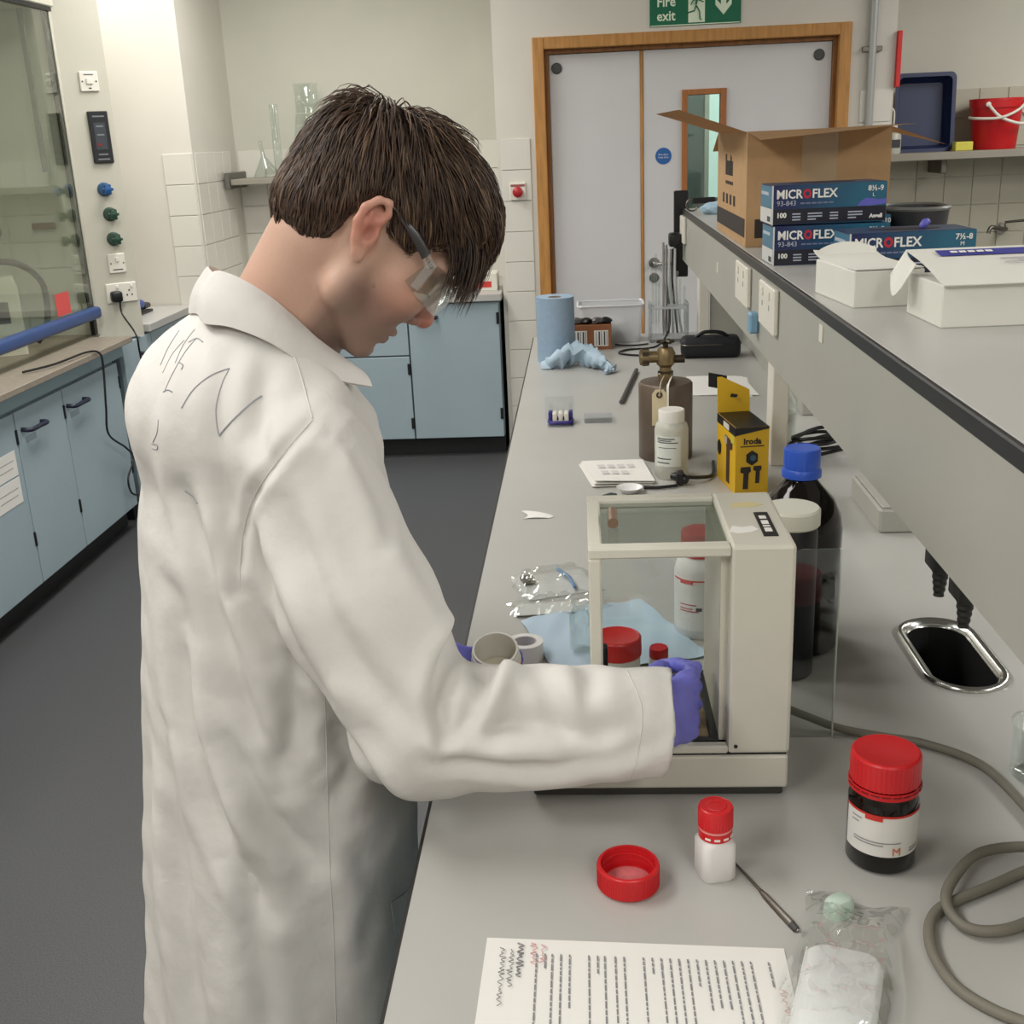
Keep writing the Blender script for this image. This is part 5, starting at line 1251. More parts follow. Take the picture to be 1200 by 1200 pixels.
def WC(a, b, ra, rb, k=.03):
    lo, hi = bb([a, b], max(ra, rb)+.05+k); bdy.add(cone(a, b, ra, rb), lo, hi, k)
# torso, arms, legs
WC(bp(-.01, 0, .95), bp(-.01, 0, 1.20), .115, .125); WC(bp(.0, .06, 1.0), bp(-.01, .08, 1.22), .09, .10); WC(bp(.0, -.06, 1.0), bp(-.01, -.08, 1.22), .09, .10)
WC(bp(-.03, .10, 1.31), bp(-.03, -.10, 1.31), .05, .05)
WC(SH_R, EL_R, .046, .038); WC(EL_R, WR_R-np.array([.03, 0, 0]), .037, .026); WC(SH_L, EL_L, .046, .038); WC(EL_L, WR_L, .037, .026)
for sg in (1, -1):
    WC(bp(-.02, sg*.085, .92), bp(.0, sg*.095, .50), .083, .055); WC(bp(.0, sg*.095, .50), bp(-.03, sg*.10, .09), .052, .036); WC(bp(-.04, sg*.10, .045), bp(.13, sg*.115, .035), .034, .03)
# neck
WC(np.array([-.385, 1.315, 1.36]), hp(-.040, 0, -.045), .064, .054, .012)
WC(np.array([-.345, 1.29, 1.36]), hp(-.008, 0, -.070), .052, .042, .010)
# skull and face
HA(-.006, 0, .043, .096, .074, .080, .004)
HA(-.035, 0, .005, .062, .060, .055, .02)
HA(.040, 0, -.020, .058, .060, .062, .02)
HA(.050, 0, -.062, .036, .044, .046, .018)
HC((.002, .051, -.070), (.060, .016, -.106), .0165, .0165, .012, True)
HC((-.002, .054, -.02), (.006, .050, -.070), .018, .016, .02, True)
HA(.064, 0, -.108, .018, .020, .0165, .012)
HA(.058, .036, -.036, .030, .024, .028, .015, both=True)
HA(.082, .024, .016, .014, .026, .010, .012, both=True)
HS(.098, .031, -.010, .016, .017, .013, .012, True)
HA(.073, .031, -.012, .0145, .0155, .0125, .004, both=True)
HC((.092, 0, .004), (.1045, 0, -.040), .0078, .0100, .009)
HA(.1045, 0, -.044, .0115, .0105, .0105, .006)
HA(.0905, .0125, -.0500, .0125, .0080, .0090, .004, both=True)
HS(.0965, .0095, -.0590, .0065, .0040, .0048, .002, True)
HS(.0935, .017, -.0390, .012, .006, .007, .004, True)
HA(.066, 0, -.076, .0235, .030, .022, .010)
HA(.0830, 0, -.0765, .0080, .022, .0055, .003); HA(.0785, 0, -.0900, .0080, .020, .0062, .003)
HS(.085, 0, -.1000, .010, .020, .0045, .005)
HS(.092, .012, -.0665, .012, .016, .0045, .006, True)
HS(.088, 0, -.0825, .013, .026, .0014, .002)
# ears
for sg in (1, -1):
    e0 = .0775
    helix = [(-.007, .004, .010), (-.006, .007, .020), (-.012, .010, .0295), (-.022, .011, .026), (-.029, .012, .012), (-.027, .010, -.004), (-.019, .007, -.018), (-.010, .004, -.029), (-.004, .001, -.034)]
    HA(-.0145, sg*(e0-.002), -.002, .0155, .0085, .031, .006, tilt=.25)
    for a, b in zip(helix, helix[1:]):
        p, q = hp(a[0], sg*(e0+a[1]), a[2]), hp(b[0], sg*(e0+b[1]), b[2]); lo, hi = bb([p, q], .02)
        bdy.add(cone(p, q, .0046, .0046), lo, hi, .003)
    HA(-.005, sg*(e0+.001), -.031, .0065, .005, .008, .005)
    HA(-.003, sg*(e0+.003), -.006, .004, .004, .006, .003)
    for a, b in zip([(-.019, .006, .014), (-.019, .007, .0), (-.013, .006, -.012)], [(-.019, .007, .0), (-.013, .006, -.012), (-.006, .004, -.018)]):
        p, q = hp(a[0], sg*(e0+a[1]), a[2]), hp(b[0], sg*(e0+b[1]), b[2]); lo, hi = bb([p, q], .02)
        bdy.add(cone(p, q, .003, .003), lo, hi, .003)
    HS(-.0090, sg*(e0+.0075), -.006, .0060, .0075, .0095, .003)
    HS(-.0135, sg*(e0+.0115), .017, .0065, .0065, .0085, .003)
V, Q = bdy.mesh(); V = relax(V, Q, 1, .4)
# skin colour: stubble, redder ears, nose and lips are real colouring; mouth line and ear hollow carry painted shade
D = V-H0; lf_, ls_, lu_ = D@hf, D@hr, D@hu
def blob(f, s, u, r, p=2): return np.exp(-(((lf_-f)**2+(np.abs(ls_)-s)**2+(lu_-u)**2)/r**2))
sk = np.array(lin((206, 168, 148)))[None].repeat(len(V), 0)
def tint(w, c, a): global sk; w = np.clip(w*a, 0, 1)[:, None]; sk = sk*(1-w)+np.array(lin(c))[None]*w
jaw = np.clip((-.030-lu_+.10*np.clip(lf_, -.1, .1))/.03, 0, 1)*np.clip((lf_+.008)/.02, 0, 1)*np.clip((lu_+.15)/.02, 0, 1)
tint(jaw, (120, 96, 86), .8)
tint(blob(.08, .0, -.072, .022), (160, 116, 98), .35)
tint(blob(-.014, .084, .0, .030)*(np.abs(ls_) > .07), (204, 120, 100), .75)
tint(blob(.104, 0, -.045, .016), (206, 112, 96), .75); tint(blob(.06, .045, -.035, .026), (214, 140, 116), .5)
tint(blob(.082, 0, -.0755, .009)+blob(.08, 0, -.09, .009), (176, 92, 84), .8)
tint(blob(.088, 0, -.0825, .004), (110, 50, 46), .8)
tint(blob(.03, .055, -.047, .0018), (70, 44, 36), 1.0)
tint(blob(-.0085, .083, -.006, .007), (120, 60, 50), .5)
SKIN = mat('skin', (212, 166, 138), .48, vcol='col', noise=(900, .10), sss=.12, bump=(700, .08, .0006))
np_mesh('body', V-PO, Q, SKIN, person, sk)
# mole and eyes' lashes, brows
def hpt(f, s, u): return Vector(hp(f, s, u)-PO)
DARKH = mat('brow_hair', (52, 36, 30), .6)
for sg in (1, -1):
    obj('eyelash', tube(spline([hpt(.0865, sg*.020, -.0185), hpt(.0895, sg*.031, -.020), hpt(.083, sg*.042, -.018)], 5), .0009, 5), DARKH, person)
    obj('eyebrow', tube(spline([hpt(.098, sg*.012, .014), hpt(.0955, sg*.028, .020), hpt(.083, sg*.046, .016)], 6), [.0015]+[.003]*10+[.002, .001], 6, flat=.6), DARKH, person, smooth=1)

# ---- hair: a cap plus single locks
hair = Field(np.arange(-.42, -.055, .0034), np.arange(1.14, 1.42, .0034), np.arange(1.40, 1.69, .0034))
def WHL(X, Y, Z):
    d = (X-H0[0], Y-H0[1], Z-H0[2])
    return [d[0]*a[0]+d[1]*a[1]+d[2]*a[2] for a in (hf, hr, hu)]
LOW_F = np.array([-.14, -.105, -.085, -.062, -.045, -.038, -.034, -.026, -.002, .003, .020, .034, .043, .060, .085, .11, .16])
LOW_U = np.array([-.080, -.072, -.066, -.056, -.044, -.030, .002, .030, .034, .012, .008, .004, .020, .034, .040, .040, .034])
def hairfn(X, Y, Z):
    f, s, u = WHL(X, Y, Z)
    a = ell(hp(-.008, 0, .042), (.106, .0835, .085), AXH)(X, Y, Z)
    b = ell(hp(-.050, 0, -.012), (.062, .067, .072), AXH)(X, Y, Z)
    c = ell(hp(.052, 0, .070), (.070, .066, .048), np.array([hf*math.cos(-.5)+hu*math.sin(-.5), hr, -hf*math.sin(-.5)+hu*math.cos(-.5)]))(X, Y, Z)
    k = .02
    def sm(a, b): h = np.clip(.5+.5*(b-a)/k, 0, 1); return b*(1-h)+a*h-k*h*(1-h)
    d = sm(sm(a, b), c)
    d = d+.0012*np.sin(s*420+f*60)+.0010*np.sin(s*260-f*90+u*40)
    low = np.interp(f, LOW_F, LOW_U)-u
    d = d+.007*np.clip(1+low/.045, 0, 1)*np.clip((.01-f)/.04, 0, 1)
    return np.maximum(d, low*.85)
lo, hi = hp(0, 0, .04)-.2, hp(0, 0, .04)+.2
hair.add(hairfn, lo, hi, .001)
Vh, Qh = hair.mesh(); Vh = relax(Vh, Qh, 2, .5)
HAIR = mat('hair_brown', (66, 48, 38), .55, vcol='col', noise=(160, .25), spec=.5)
rng = np.random.default_rng(3)
hc = np.array(lin((50, 36, 29)))[None]*(1+.25*rng.standard_normal((len(Vh), 1)).clip(-1, 1))
hcap = np_mesh('hair', Vh-PO, Qh, HAIR, person, hc)
# locks: seeded on the cap, running away from the whorl and downwards, tapering
from mathutils.bvhtree import BVHTree
HB = BVHTree.FromPolygons(Vh.tolist(), Qh.tolist())
Nh = vnormals(Vh, Qh)
whorl = hp(-.058, .006, .125)
verts = []; faces = []; cols = []
SEG = 6
def add_lock(pts, nrms, w0, shade):
    b0 = len(verts); n = len(pts)-1
    for i, q in enumerate(pts):
        t = pts[min(i+1, n)]-pts[max(i-1, 0)]; t = t/(np.linalg.norm(t)+1e-9); sd = np.cross(t, nrms[i]); sd /= np.linalg.norm(sd)+1e-9
        w = w0*(1-(i/n)**2.2*.93)
        for o_ in (sd*w, -sd*w, nrms[i]*w*.9): verts.append(q+o_-PO); cols.append(shade)
    for i in range(n):
        a = b0+3*i
        for j in range(3): k_ = (j+1) % 3; faces.append((a+j, a+k_, a+3+k_, a+3+j))
DOWN = np.array([0, 0, -1.])
for ii in rng.choice(len(Vh), 7000, replace=True):
    p = Vh[ii]; n0 = Nh[ii]; dl = p-H0; f_, s_, u_ = dl@hf, dl@hr, dl@hu
    if n0@hu < -.6: continue
    dw = np.linalg.norm(p-whorl)
    top = np.clip((u_-.02)/.09, 0, 1); low = np.clip((.0-u_)/.05, 0, 1)
    L_ = (.030+.028*top+.010*rng.random())*(1-.62*low)
    away = p-whorl; away /= np.linalg.norm(away)+1e-9
    clump = np.array([math.sin(p[0]*190+p[2]*120+1), math.sin(p[1]*170-p[2]*150), math.sin(p[0]*140-p[1]*160+2)])
    flow = away*(.9-.5*low)+DOWN*(.45+.5*(1-top))+hf*.25*top+clump*.20+rng.standard_normal(3)*.13
    q = p-n0*.003; pts = [q]; nr = [n0]; lift = (.16+.22*top)*(.6+.8*rng.random())+(.55*rng.random() if dw < .045 else 0)
    nn = n0
    for i in range(SEG):
        t = flow-nn*(flow@nn); t /= np.linalg.norm(t)+1e-9
        d = t+nn*lift*(1-1.5*i/SEG); d /= np.linalg.norm(d)
        q = q+d*L_/SEG
        c_, n_, _i, _d = HB.find_nearest(Vector(q))
        if c_ is not None:
            nn = np.array(n_); hgt = (q-np.array(c_))@nn
            if hgt < .0: q = np.array(c_)+nn*.0006
            elif hgt > .009 and dw > .045: q = q-nn*(hgt-.009)*.6
        pts.append(q); nr.append(nn)
    e = pts[-1]-H0
    if abs(e@hr) > .05 and e@hu < np.interp(e@hf, LOW_F, LOW_U)-.010: continue
    r_ = rng.random(); base = (68, 49, 38) if r_ < .65 else ((92, 69, 51) if r_ < .9 else (120, 94, 68))
    v_ = .75+.5*rng.random()
    add_lock(pts, nr, .0009+.0009*rng.random(), [c*v_ for c in lin(base)])
# fringe locks hanging over the forehead
for i in range(700):
    s = rng.uniform(-.062, .066); f0 = .064+.018*rng.random()-.35*s*s/.066; u0 = .094-.034*rng.random()-5*s*s
    q = np.array([f0, s, u0]); pts = [q.copy()]; L_ = .066+.034*rng.random()
    dirn = np.array([.80+.2*rng.random(), .10*rng.standard_normal()+s*2, -.05]); 
    for j in range(SEG):
        dirn = dirn+np.array([-.055, 0, -.27]); dirn /= np.linalg.norm(dirn); q = q+dirn*L_/SEG; pts.append(q.copy())
    v_ = .75+.5*rng.random()
    add_lock([hp(*q) for q in pts], [hf]*len(pts), .0011+.0009*rng.random(), [c*v_ for c in lin((62, 45, 35) if rng.random() < .7 else (92, 70, 50))])
o = np_mesh('hair_locks', np.array(verts), np.array(faces), HAIR, hcap, np.array(cols)); o['kind'] = 'stuff'

# ---- safety glasses (worn, so a thing of their own)
gl = thing('safety_glasses', 'clear safety glasses with dark side arms worn on the face', 'glasses', tuple(hp(.1, 0, -.01)))
GO = np.array(gl.location)
def gp_(f, s, u): return Vector(hp(f, s, u)-GO)
LENS = glass('lens_clear', (244, 246, 245), .06, .7)
def lens_fn(u, v):
    a = (u-.5)*2; s = .074*a; f = .121-.060*abs(a)**2.2; vv = .012-.046*v*(1-.25*abs(a)**3)
    if abs(a) < .16: vv = max(vv, .012-.046*v*.35)
    return gp_(f-.010*v, s, vv)
obj('lens', quad_sheet(lens_fn, 32, 8, .0018), LENS, gl, smooth=1)
ARM = mat('arm_smoke', (46, 44, 46), .3)
CLR = mat('arm_clear', (216, 216, 214), .2, alpha=.16)
for sg in (1, -1):
    obj('side_arm', tube([gp_(-.022, sg*.079, .035), gp_(.0, sg*.0835, .031), gp_(.030, sg*.083, .0215), gp_(.052, sg*.0795, .0125)], [.0022, .0038, .0058, .0068], 8, flat=.26), ARM, gl, smooth=1)
    obj('arm_hinge', tube([gp_(.050, sg*.0795, .0135), gp_(.062, sg*.0765, .006)], .006, 8, flat=.35), CLR, gl, smooth=1)
    obj('side_shield', quad_sheet(lambda u, v: gp_(.058+.010*u, sg*(.0775-.003*u), .012-.034*v), 4, 6, .0012), CLR, gl, smooth=1)
bm = text_bm('BOLLE', .0052, Matrix(), depth=.0001)
TX = Matrix(((hf[0]*.90-hu[0]*.43, hu[0]*.90+hf[0]*.43, hr[0], 0), (hf[1]*.90-hu[1]*.43, hu[1]*.90+hf[1]*.43, hr[1], 0), (hf[2]*.90-hu[2]*.43, hu[2]*.90+hf[2]*.43, hr[2], 0), (0, 0, 0, 1)))
bmesh.ops.transform(bm, matrix=Matrix.Translation(gp_(.0505, .0815, .0105)) @ TX, verts=bm.verts[:])
obj('arm_lettering', bm, BLACK, gl)
FOLDS = [
    ([(-0.36, 1.157), (-0.327, 1.093), (-0.267, 1.042), (-0.225, 0.995), (-0.191, 0.937)], 0.012, -0.01),
    ([(-0.331, 1.248), (-0.299, 1.183), (-0.262, 1.106), (-0.234, 1.067)], 0.014, 0.007),
    ([(-0.296, 1.268), (-0.261, 1.186), (-0.219, 1.11), (-0.17, 1.051)], 0.012, -0.006),
    ([(-0.234, 1.293), (-0.202, 1.221), (-0.164, 1.147), (-0.14, 1.109)], 0.014, 0.006),
    ([(-0.212, 1.305), (-0.183, 1.239), (-0.154, 1.175)], 0.009, -0.005),
    ([(-0.118, 1.139), (-0.142, 1.109), (-0.152, 1.077), (-0.143, 1.048), (-0.122, 1.048)], 0.01, -0.014),
    ([(-0.123, 1.048), (-0.099, 1.072), (-0.077, 1.095), (-0.085, 1.109)], 0.01, 0.01),
    ([(-0.115, 1.095), (-0.098, 1.104), (-0.11, 1.067), (-0.125, 1.06)], 0.008, -0.008),
    ([(-0.112, 1.054), (-0.061, 1.058), (-0.012, 1.043), (0.038, 1.052)], 0.012, -0.007),
    ([(-0.085, 1.081), (-0.035, 1.085), (0.006, 1.071), (0.055, 1.075)], 0.012, 0.006),
    ([(-0.165, 1.026), (-0.114, 1.014), (-0.046, 1.01), (0.021, 1.024), (0.067, 1.042)], 0.01, -0.006),
    ([(-0.146, 1.045), (-0.096, 1.033), (-0.045, 1.032)], 0.012, 0.006),
    ([(-0.059, 1.109), (-0.044, 1.081), (-0.028, 1.053)], 0.01, -0.005),
    ([(0.006, 1.108), (-0.003, 1.071), (0.009, 1.043)], 0.01, -0.004),
    ([(-0.421, 1.258), (-0.404, 1.2), (-0.387, 1.111), (-0.365, 1.006), (-0.339, 0.93)], 0.014, -0.009),
    ([(-0.401, 1.258), (-0.385, 1.18), (-0.367, 1.08), (-0.343, 0.985)], 0.014, 0.007),
    ([(-0.37, 1.393), (-0.374, 1.313), (-0.371, 1.238), (-0.373, 1.161)], 0.012, -0.005),
    ([(-0.331, 1.392), (-0.329, 1.329), (-0.314, 1.302)], 0.012, -0.004),
    ([(-0.454, 1.142), (-0.454, 1.039), (-0.438, 0.931), (-0.414, 0.84), (-0.371, 0.769)], 0.016, -0.009),
    ([(-0.438, 1.081), (-0.426, 0.986), (-0.398, 0.897), (-0.355, 0.828)], 0.016, 0.007),
    ([(-0.391, 0.986), (-0.362, 0.898), (-0.32, 0.83)], 0.014, -0.006),
    ([(-0.493, 0.97), (-0.501, 0.844), (-0.499, 0.697), (-0.491, 0.554)], 0.016, -0.007),
    ([(-0.39, 0.83), (-0.393, 0.712), (-0.386, 0.587)], 0.016, -0.006),
    ([(-0.319, 1.078), (-0.319, 1.016), (-0.337, 0.953)], 0.012, -0.007),
    ([(-0.286, 0.984), (-0.27, 0.941), (-0.283, 0.909)], 0.012, -0.007),
    ([(-0.27, 0.83), (-0.256, 0.76), (-0.272, 0.688)], 0.014, -0.006),
    ([(-0.266, 1.338), (-0.225, 1.319), (-0.202, 1.283)], 0.01, -0.004),
    ([(-0.236, 1.319), (-0.207, 1.257), (-0.198, 1.221)], 0.007, -0.005),
    ([(-0.447, 1.389), (-0.467, 1.313), (-0.48, 1.214)], 0.014, -0.005),
    ([(-0.274, 1.34), (-0.304, 1.309), (-0.34, 1.264), (-0.36, 1.216), (-0.37, 1.159)], 0.006, -0.005),
]
# ---- lab coat
ct = Field(np.arange(-.74, .125, .0052), np.arange(.93, 1.75, .0052), np.arange(.44, 1.47, .0052))
ZT = np.array([.40, .68, .94, 1.18, 1.30, 1.38, 1.44]); RA = np.array([.182, .172, .162, .148, .128, .088, .055]); RB = np.array([.255, .24, .225, .212, .195, .135, .09])
CX = np.array([-.452, -.425, -.402, -.387, -.380, -.385, -.378]); CY = np.array([1.30, 1.295, 1.29, 1.287, 1.285, 1.29, 1.295])
def torso(off):
    def fn(X, Y, Z):
        cx, cy = np.interp(Z, ZT, CX), np.interp(Z, ZT, CY); ra, rb = np.interp(Z, ZT, RA)-off, np.interp(Z, ZT, RB)-off
        a = (X-cx)*bf_[0]+(Y-cy)*bf_[1]; b = (X-cx)*br_[0]+(Y-cy)*br_[1]
        k = np.sqrt((a/ra)**2+(b/rb)**2)
        th = np.arctan2(b, a); low = np.clip((1.15-Z)/.6, 0, 1)
        return (k-1)*np.minimum(ra, rb)+low*.007*np.sin(th*9+1.5*np.sin(Z*6))
    return fn
ct.add(torso(0), (-.74, .93, .40), (-.12, 1.75, 1.43), .01)
BAX = np.array([bf_, br_, [0, 0, 1]])
def CE(c, r, k=.03):
    c = np.asarray(c, float); m = max(r)+.05; ct.add(ell(c, r, BAX), c-m, c+m, k)
def CC(a, b, ra, rb, k=.03):
    lo, hi = bb([a, b], max(ra, rb)+.05+k); ct.add(cone(a, b, ra, rb), lo, hi, k)
CE(bp(-.038, 0, 1.315), (.118, .17, .105), .03)
CC(np.array([-.375, 1.28, 1.375]), SH_R+np.array([0, .02, .0]), .058, .062, .03)
CC(np.array([-.375, 1.30, 1.375]), SH_L, .055, .062, .03)
EM = (SH_R+EL_R)/2+np.array([-.008, 0, 0])
CC(SH_R, EM, .066, .078, .012); CC(EM, EL_R, .078, .070, .02)
CC(EL_R, WR_R+np.array([.02, 0, 0]), .069, .055, .014)
CC(SH_L, EL_L, .066, .066, .012); CC(EL_L, WR_L, .062, .05, .014)
# cut cuffs and hem, hollow them
def half(p, n):
    n = np.asarray(n, float); n /= np.linalg.norm(n)
    return lambda X, Y, Z: -((X-p[0])*n[0]+(Y-p[1])*n[1]+(Z-p[2])*n[2])
ct.sub(half((.079, 1.03, 1.03), (1, .04, -.12)), (.03, .93, .90), (.125, 1.15, 1.15), .003)
wd_ = (WR_L-EL_L)/np.linalg.norm(WR_L-EL_L)
ct.sub(half(WR_L-wd_*.005, wd_), WR_L-.07, WR_L+.10, .003)
ct.sub(cone(WR_R-np.array([.05, 0, 0]), WR_R+np.array([.06, 0, 0]), .044, .049), (-.05, .95, .94), (.125, 1.12, 1.12), .003)
ct.sub(cone(WR_L-wd_*.05, WR_L+wd_*.06, .036, .040), WR_L-.09, WR_L+.09, .003)
ct.sub(torso(.014), (-.74, .93, .40), (-.1, 1.75, .85), .004)
ct.sub(lambda X, Y, Z: Z-.465+0*X+0*Y, (-.74, .93, .40), (-.1, 1.75, .50), .002)
V, Q = ct.mesh(); V = relax(V, Q, 2, .5)
N = vnormals(V, Q)
# folds: creases (grooves) and ridges drawn as lines on the camera-near side, in x-z
def seg_d(px, pz, a, b):
    ax, az, bx, bz = a[0], a[1], b[0], b[1]; dx, dz = bx-ax, bz-az
    t = np.clip(((px-ax)*dx+(pz-az)*dz)/(dx*dx+dz*dz+1e-12), 0, 1)
    return np.hypot(px-ax-t*dx, pz-az-t*dz), t
def line_d(px, pz, L_):
    best = np.full(len(px), 9.0); par = np.zeros(len(px)); n = len(L_)-1
    for i in range(n):
        d, t = seg_d(px, pz, L_[i], L_[i+1]); m = d < best; best[m] = d[m]; par[m] = ((i+t)/n)[m]
    return best, par
side = np.clip((-N[:, 1]+.25)/.3, 0, 1)
disp = np.zeros(len(V))
for L_, w, amp in FOLDS:
    d, t = line_d(V[:, 0], V[:, 2], L_)
    env = np.clip(np.sin(np.pi*np.clip(.08+.84*t, 0, 1))*1.6, 0, 1)
    disp += side*env*amp*(np.exp(-(d/w)**2)-.5*np.exp(-((d-1.9*w)/(1.1*w))**2))
rs_ = np.random.default_rng(8)
for _ in range(16):
    k = rs_.standard_normal(3)*np.array([26, 26, 13]); disp += .0005*np.sin(V@k+rs_.uniform(0, 6))
for _ in range(10):
    k = rs_.standard_normal(3)*60; disp += .00035*np.sin(V@k+rs_.uniform(0, 6))
V = V+N*disp[:, None]
lowm = V[:, 2] < .925
V[lowm & (V[:, 0] > -.188) & (V[:, 1] > 1.10), 0] = -.188
cl = (V[:, 2] < .925) & (V[:, 0] > -.188) & (V[:, 0] < -.10) & (V[:, 1] <= 1.10) & (V[:, 2] < .86)
V[cl, 0] = -.188
balz = (V[:, 0] > -.075) & (V[:, 1] > 1.096); V[balz, 1] = 1.096
COAT = mat('coat_cotton', (210, 207, 202), .85, noise=(7, .05), bump=(34, .40, .005))
COAT2 = mat('coat_seam', (206, 203, 198), .85)
coat = np_mesh('lab_coat', V-PO, Q, COAT, person)
CB = BVHTree.FromPolygons(V.tolist(), Q.tolist())
def on_coat(px, py, off=.0006):
    """where the camera-side ray meets the coat cloth, a little proud of it"""
    d = (_R*((px-600)/1330)+_U*(-(py-600)/1330)+_f).normalized()
    h, n, i, dist = CB.ray_cast(Vector((0, 0, 1.6)), d)
    if h is None: return None
    if n.dot(d) > 0: n = -n
    return h+n*off, n
def cloth_line(name, pts, w, m, n=6, flat=.3, off=.0005, parent=None):
    P = []
    for q in spline([(a, b, 0) for a, b in pts], n):
        h = on_coat(q.x, q.y, off)
        if h: P.append(h[0]-Vector(PO))
    if len(P) > 1: return obj(name, tube(P, w, 6), m, parent or coat, smooth=1)
MARK = mat('marker_grey', (150, 151, 156), .8)
cm = lambda pts: [(160+a/3, 300+b/3) for a, b in pts]
for pts, w in (([(150, 262), (112, 322), (84, 385)], .0010), ([(168, 296), (126, 345), (92, 412)], .0009), ([(205, 258), (165, 312), (136, 376)], .0009),
               ([(212, 288), (168, 342), (124, 420), (98, 478)], .0011), ([(183, 304), (212, 290), (233, 303)], .0013), ([(148, 374), (163, 384), (158, 400)], .0013), ([(95, 478), (111, 471), (126, 479)], .0013),
               ([(158, 535), (200, 470), (262, 420), (327, 395)], .0013), ([(327, 395), (300, 450), (280, 528), (282, 590), (290, 632)], .0010), ([(290, 632), (340, 576), (400, 520), (440, 492)], .0018),
               ([(77, 575), (73, 620), (58, 655)], .0011), ([(54, 660), (74, 664), (72, 680), (56, 676)], .0012), ([(172, 826), (198, 842), (214, 868)], .0019)):
    cloth_line('marker_stroke', cm(pts), w*.62, MARK, off=.0001)
# seams
cloth_line('armhole_seam', [(366, 492), (335, 528), (300, 578), (284, 630), (281, 690)], .0006, COAT2, off=.0002)
cloth_line('shoulder_seam', [(334, 392), (350, 432), (366, 490)], .0008, COAT2, off=.0002)
cloth_line('side_seam', [(381, 815), (383, 900), (386, 1000), (391, 1100), (394, 1198)], .0006, COAT2, off=.0002)
cloth_line('cuff_seam', [(735, 786), (752, 830), (748, 880), (738, 915)], .0006, COAT2, off=.0002)
cloth_line('pocket_edge', [(458, 1058), (480, 1040), (494, 1005), (503, 960)], .0011, COAT2, off=.0006)
cloth_line('pocket_edge', [(458, 1058), (462, 1090), (466, 1130)], .0006, COAT2, off=.0004)
# collar
NC = np.array([-.345, 1.285, 0])
topR = [(-.406, 1.253, 1.474), (-.388, 1.224, 1.478), (-.358, 1.210, 1.468), (-.326, 1.212, 1.444), (-.290, 1.224, 1.402), (-.258, 1.246, 1.368)]
lowR = [(-.424, 1.243, 1.430), (-.404, 1.200, 1.426), (-.370, 1.180, 1.424), (-.326, 1.174, 1.406), (-.281, 1.188, 1.368), (-.234, 1.218, 1.348)]
def refl(p): p = np.array(p); d = (p-NC)@br_; return tuple(p-2*d*br_)
def collar_line(R): return [Vector(refl(p)) for p in R[:0:-1]]+[Vector(p) for p in R]
tp = spline(collar_line(topR), 5); lw = spline(collar_line(lowR), 5)
nC = len(tp)
def col_fn(u, v):
    i = min(int(u*(nC-1)+.5), nC-1); a, b = tp[i], lw[i]; p = a.lerp(b, v)
    out = Vector((p.x-NC[0], p.y-NC[1], 0)).normalized()
    return p+out*(.006*math.sin(PI*v)+.002)-Vector(PO)
obj('collar', quad_sheet(col_fn, nC-1, 8, .0035), COAT, person, smooth=1)
inn = [p+Vector((0, 0, -.03))-Vector((p.x-NC[0], p.y-NC[1], 0)).normalized()*.004 for p in tp]
obj('collar_stand', quad_sheet(lambda u, v: tp[min(int(u*(nC-1)+.5), nC-1)].lerp(inn[min(int(u*(nC-1)+.5), nC-1)], v)-Vector(PO), nC-1, 3, .002), COAT2, person, smooth=1)

# ---- gloves
GLV = mat('glove_violet', (118, 118, 212), .5, noise=(40, .08), bump=(120, .15, .001))
def hand(name, chains, palm, lo, hi, label, step=.0022):
    g = Field(np.arange(lo[0], hi[0], step), np.arange(lo[1], hi[1], step), np.arange(lo[2], hi[2], step))
    for a, b, ra, rb, k in palm:
        l, h = bb([a, b], max(ra, rb)+.02); g.add(cone(a, b, ra, rb), l, h, k)
    for ch in chains:
        f2 = Field(g.x, g.y, g.z)
        for (a, ra), (b, rb) in zip(ch, ch[1:]):
            l, h = bb([a, b], max(ra, rb)+.02); f2.add(cone(a, b, ra, rb), l, h, .003)
        k = .0025; h_ = np.clip(.5+.5*(f2.F-g.F)/k, 0, 1); g.F = f2.F*(1-h_)+g.F*h_-k*h_*(1-h_)
    Vg, Qg = g.mesh(); Vg = relax(Vg, Qg, 1, .4)
    ng = vnormals(Vg, Qg); Vg = Vg+ng*(.0006*np.sin(Vg@np.array([300, 180, 240]))+.0005*np.sin(Vg@np.array([-220, 340, 90])))[:, None]
    o = np_mesh(name, Vg-PO, Qg, GLV, person); o['label'] = label
    return o
A_ = np.array
w0 = A_([.052, 1.035, 1.026]); kn = A_([.102, 1.098, 1.014])
zz = lambda p, z: A_([p[0], p[1], z])
palm = [(w0-A_([.03, 0, 0]), w0, .030, .029, .01)]
for z0, z1 in ((1.040, 1.044), (1.028, 1.023), (1.018, 1.003), (1.010, .986)):
    palm.append((A_([.055, 1.037, z0]), A_([.102, 1.097, z1]), .0165, .0125, .012))
ch = []
for z, dz, L_ in ((1.044, -.004, 1.0), (1.023, -.004, 1.08), (1.003, -.003, 1.0), (.986, -.001, .82)):
    k0 = A_([.102, 1.097, z]); p1 = k0+A_([.010, .036, dz])*L_; p2 = p1+A_([-.013, .020, dz])*L_; p3 = p2+A_([-.018, .009, dz])*L_
    ch.append([(k0, .0105), (p1, .0092), (p2, .0085), (p3, .0075)])
ch.append([(A_([.062, 1.052, 1.046]), .014), (A_([.068, 1.088, 1.052]), .0115), (A_([.072, 1.122, 1.046]), .0098), (A_([.080, 1.148, 1.036]), .008)])
hand('glove_right', ch, palm, (.0, .98, .95), (.15, 1.21, 1.085), 'violet nitrile glove reaching into the balance')
palm = [(WR_L-wd_*.03, WR_L+wd_*.01, .026, .027, .01)]
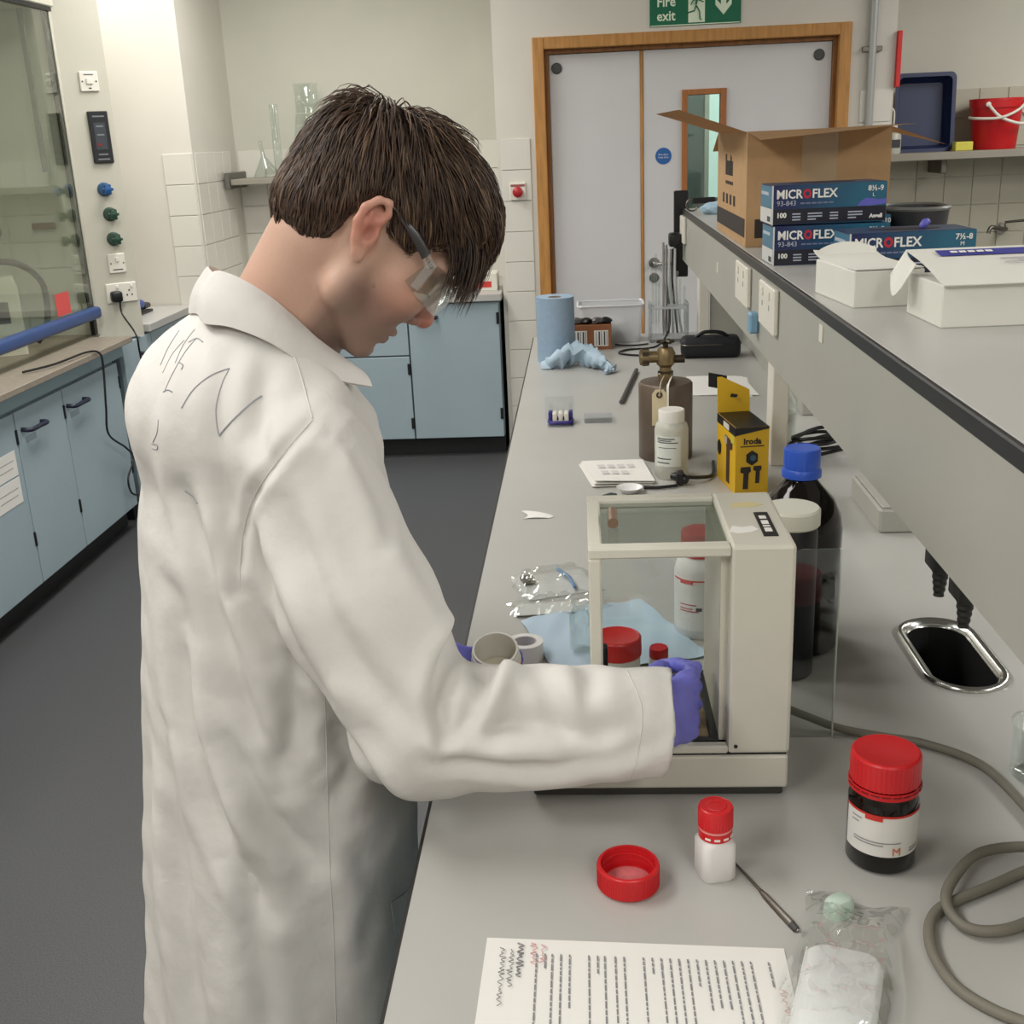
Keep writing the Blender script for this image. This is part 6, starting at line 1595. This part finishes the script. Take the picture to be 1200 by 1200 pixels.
for i, z in enumerate((.935, .926, .918, .912)):
    palm.append((WR_L+wd_*.008+A_([0, 0, .012-.008*i]), A_([-.170, 1.398, z]), .015, .0105, .012))
ch = []
for i, (z, L_) in enumerate(((.936, 1), (.927, 1.05), (.918, 1), (.910, .85))):
    ch.append([(A_([-.170, 1.400, z]), .0098), (A_([-.150, 1.411, z-.001]), .009), (A_([-.126+.004*L_, 1.4105, z-.001]), .0082), (A_([-.105+.006*L_, 1.403, z-.001]), .0072)])
ch.append([(A_([-.195, 1.385, .942]), .013), (A_([-.1735, 1.350, .936]), .0105), (A_([-.156, 1.324, .931]), .009), (A_([-.133, 1.3175, .927]), .0075)])
hand('glove_left', ch, palm, (-.29, 1.28, .885), (-.07, 1.52, 1.03), 'violet nitrile glove holding the open jar')
# ---- trousers and shoes
tr_ = Field(np.arange(-.62, -.1, .011), np.arange(1.0, 1.6, .011), np.arange(.05, 1.06, .011))
def TC(a, b, ra, rb, k=.02):
    l, h = bb([a, b], max(ra, rb)+.05); tr_.add(cone(a, b, ra, rb), l, h, k)
for sg in (1, -1):
    TC(bp(-.02, sg*.075, .94), bp(.0, sg*.095, .50), .10, .072); TC(bp(.0, sg*.095, .50), bp(-.03, sg*.10, .12), .070, .060)
TC(bp(-.015, .05, .97), bp(-.015, -.05, .97), .125, .125)
V, Q = tr_.mesh(); V = relax(V, Q, 1, .5)
np_mesh('trousers', V-PO, Q, mat('denim_dark', (58, 62, 72), .85, noise=(60, .15)), person)
for sg in (1, -1):
    sh = Field(np.arange(-.62, -.1, .006), np.arange(1.0, 1.62, .006), np.arange(-.012, .16, .006))
    def SC_(a, b, ra, rb, k=.02):
        l, h = bb([a, b], max(ra, rb)+.04); sh.add(cone(a, b, ra, rb), l, h, k)
    SC_(bp(-.045, sg*.10, .047), bp(.06, sg*.108, .043), .046, .046); SC_(bp(.06, sg*.108, .043), bp(.15, sg*.118, .036), .046, .036); SC_(bp(-.04, sg*.10, .05), bp(-.035, sg*.10, .12), .042, .045)
    sh.sub(lambda X, Y, Z: Z-.002+0*X+0*Y, (-.7, .9, -.05), (0, 1.7, .03), .002)
    V, Q = sh.mesh()
    np_mesh('shoe', V-PO, Q, mat('shoe_black', (34, 32, 32), .5), person)
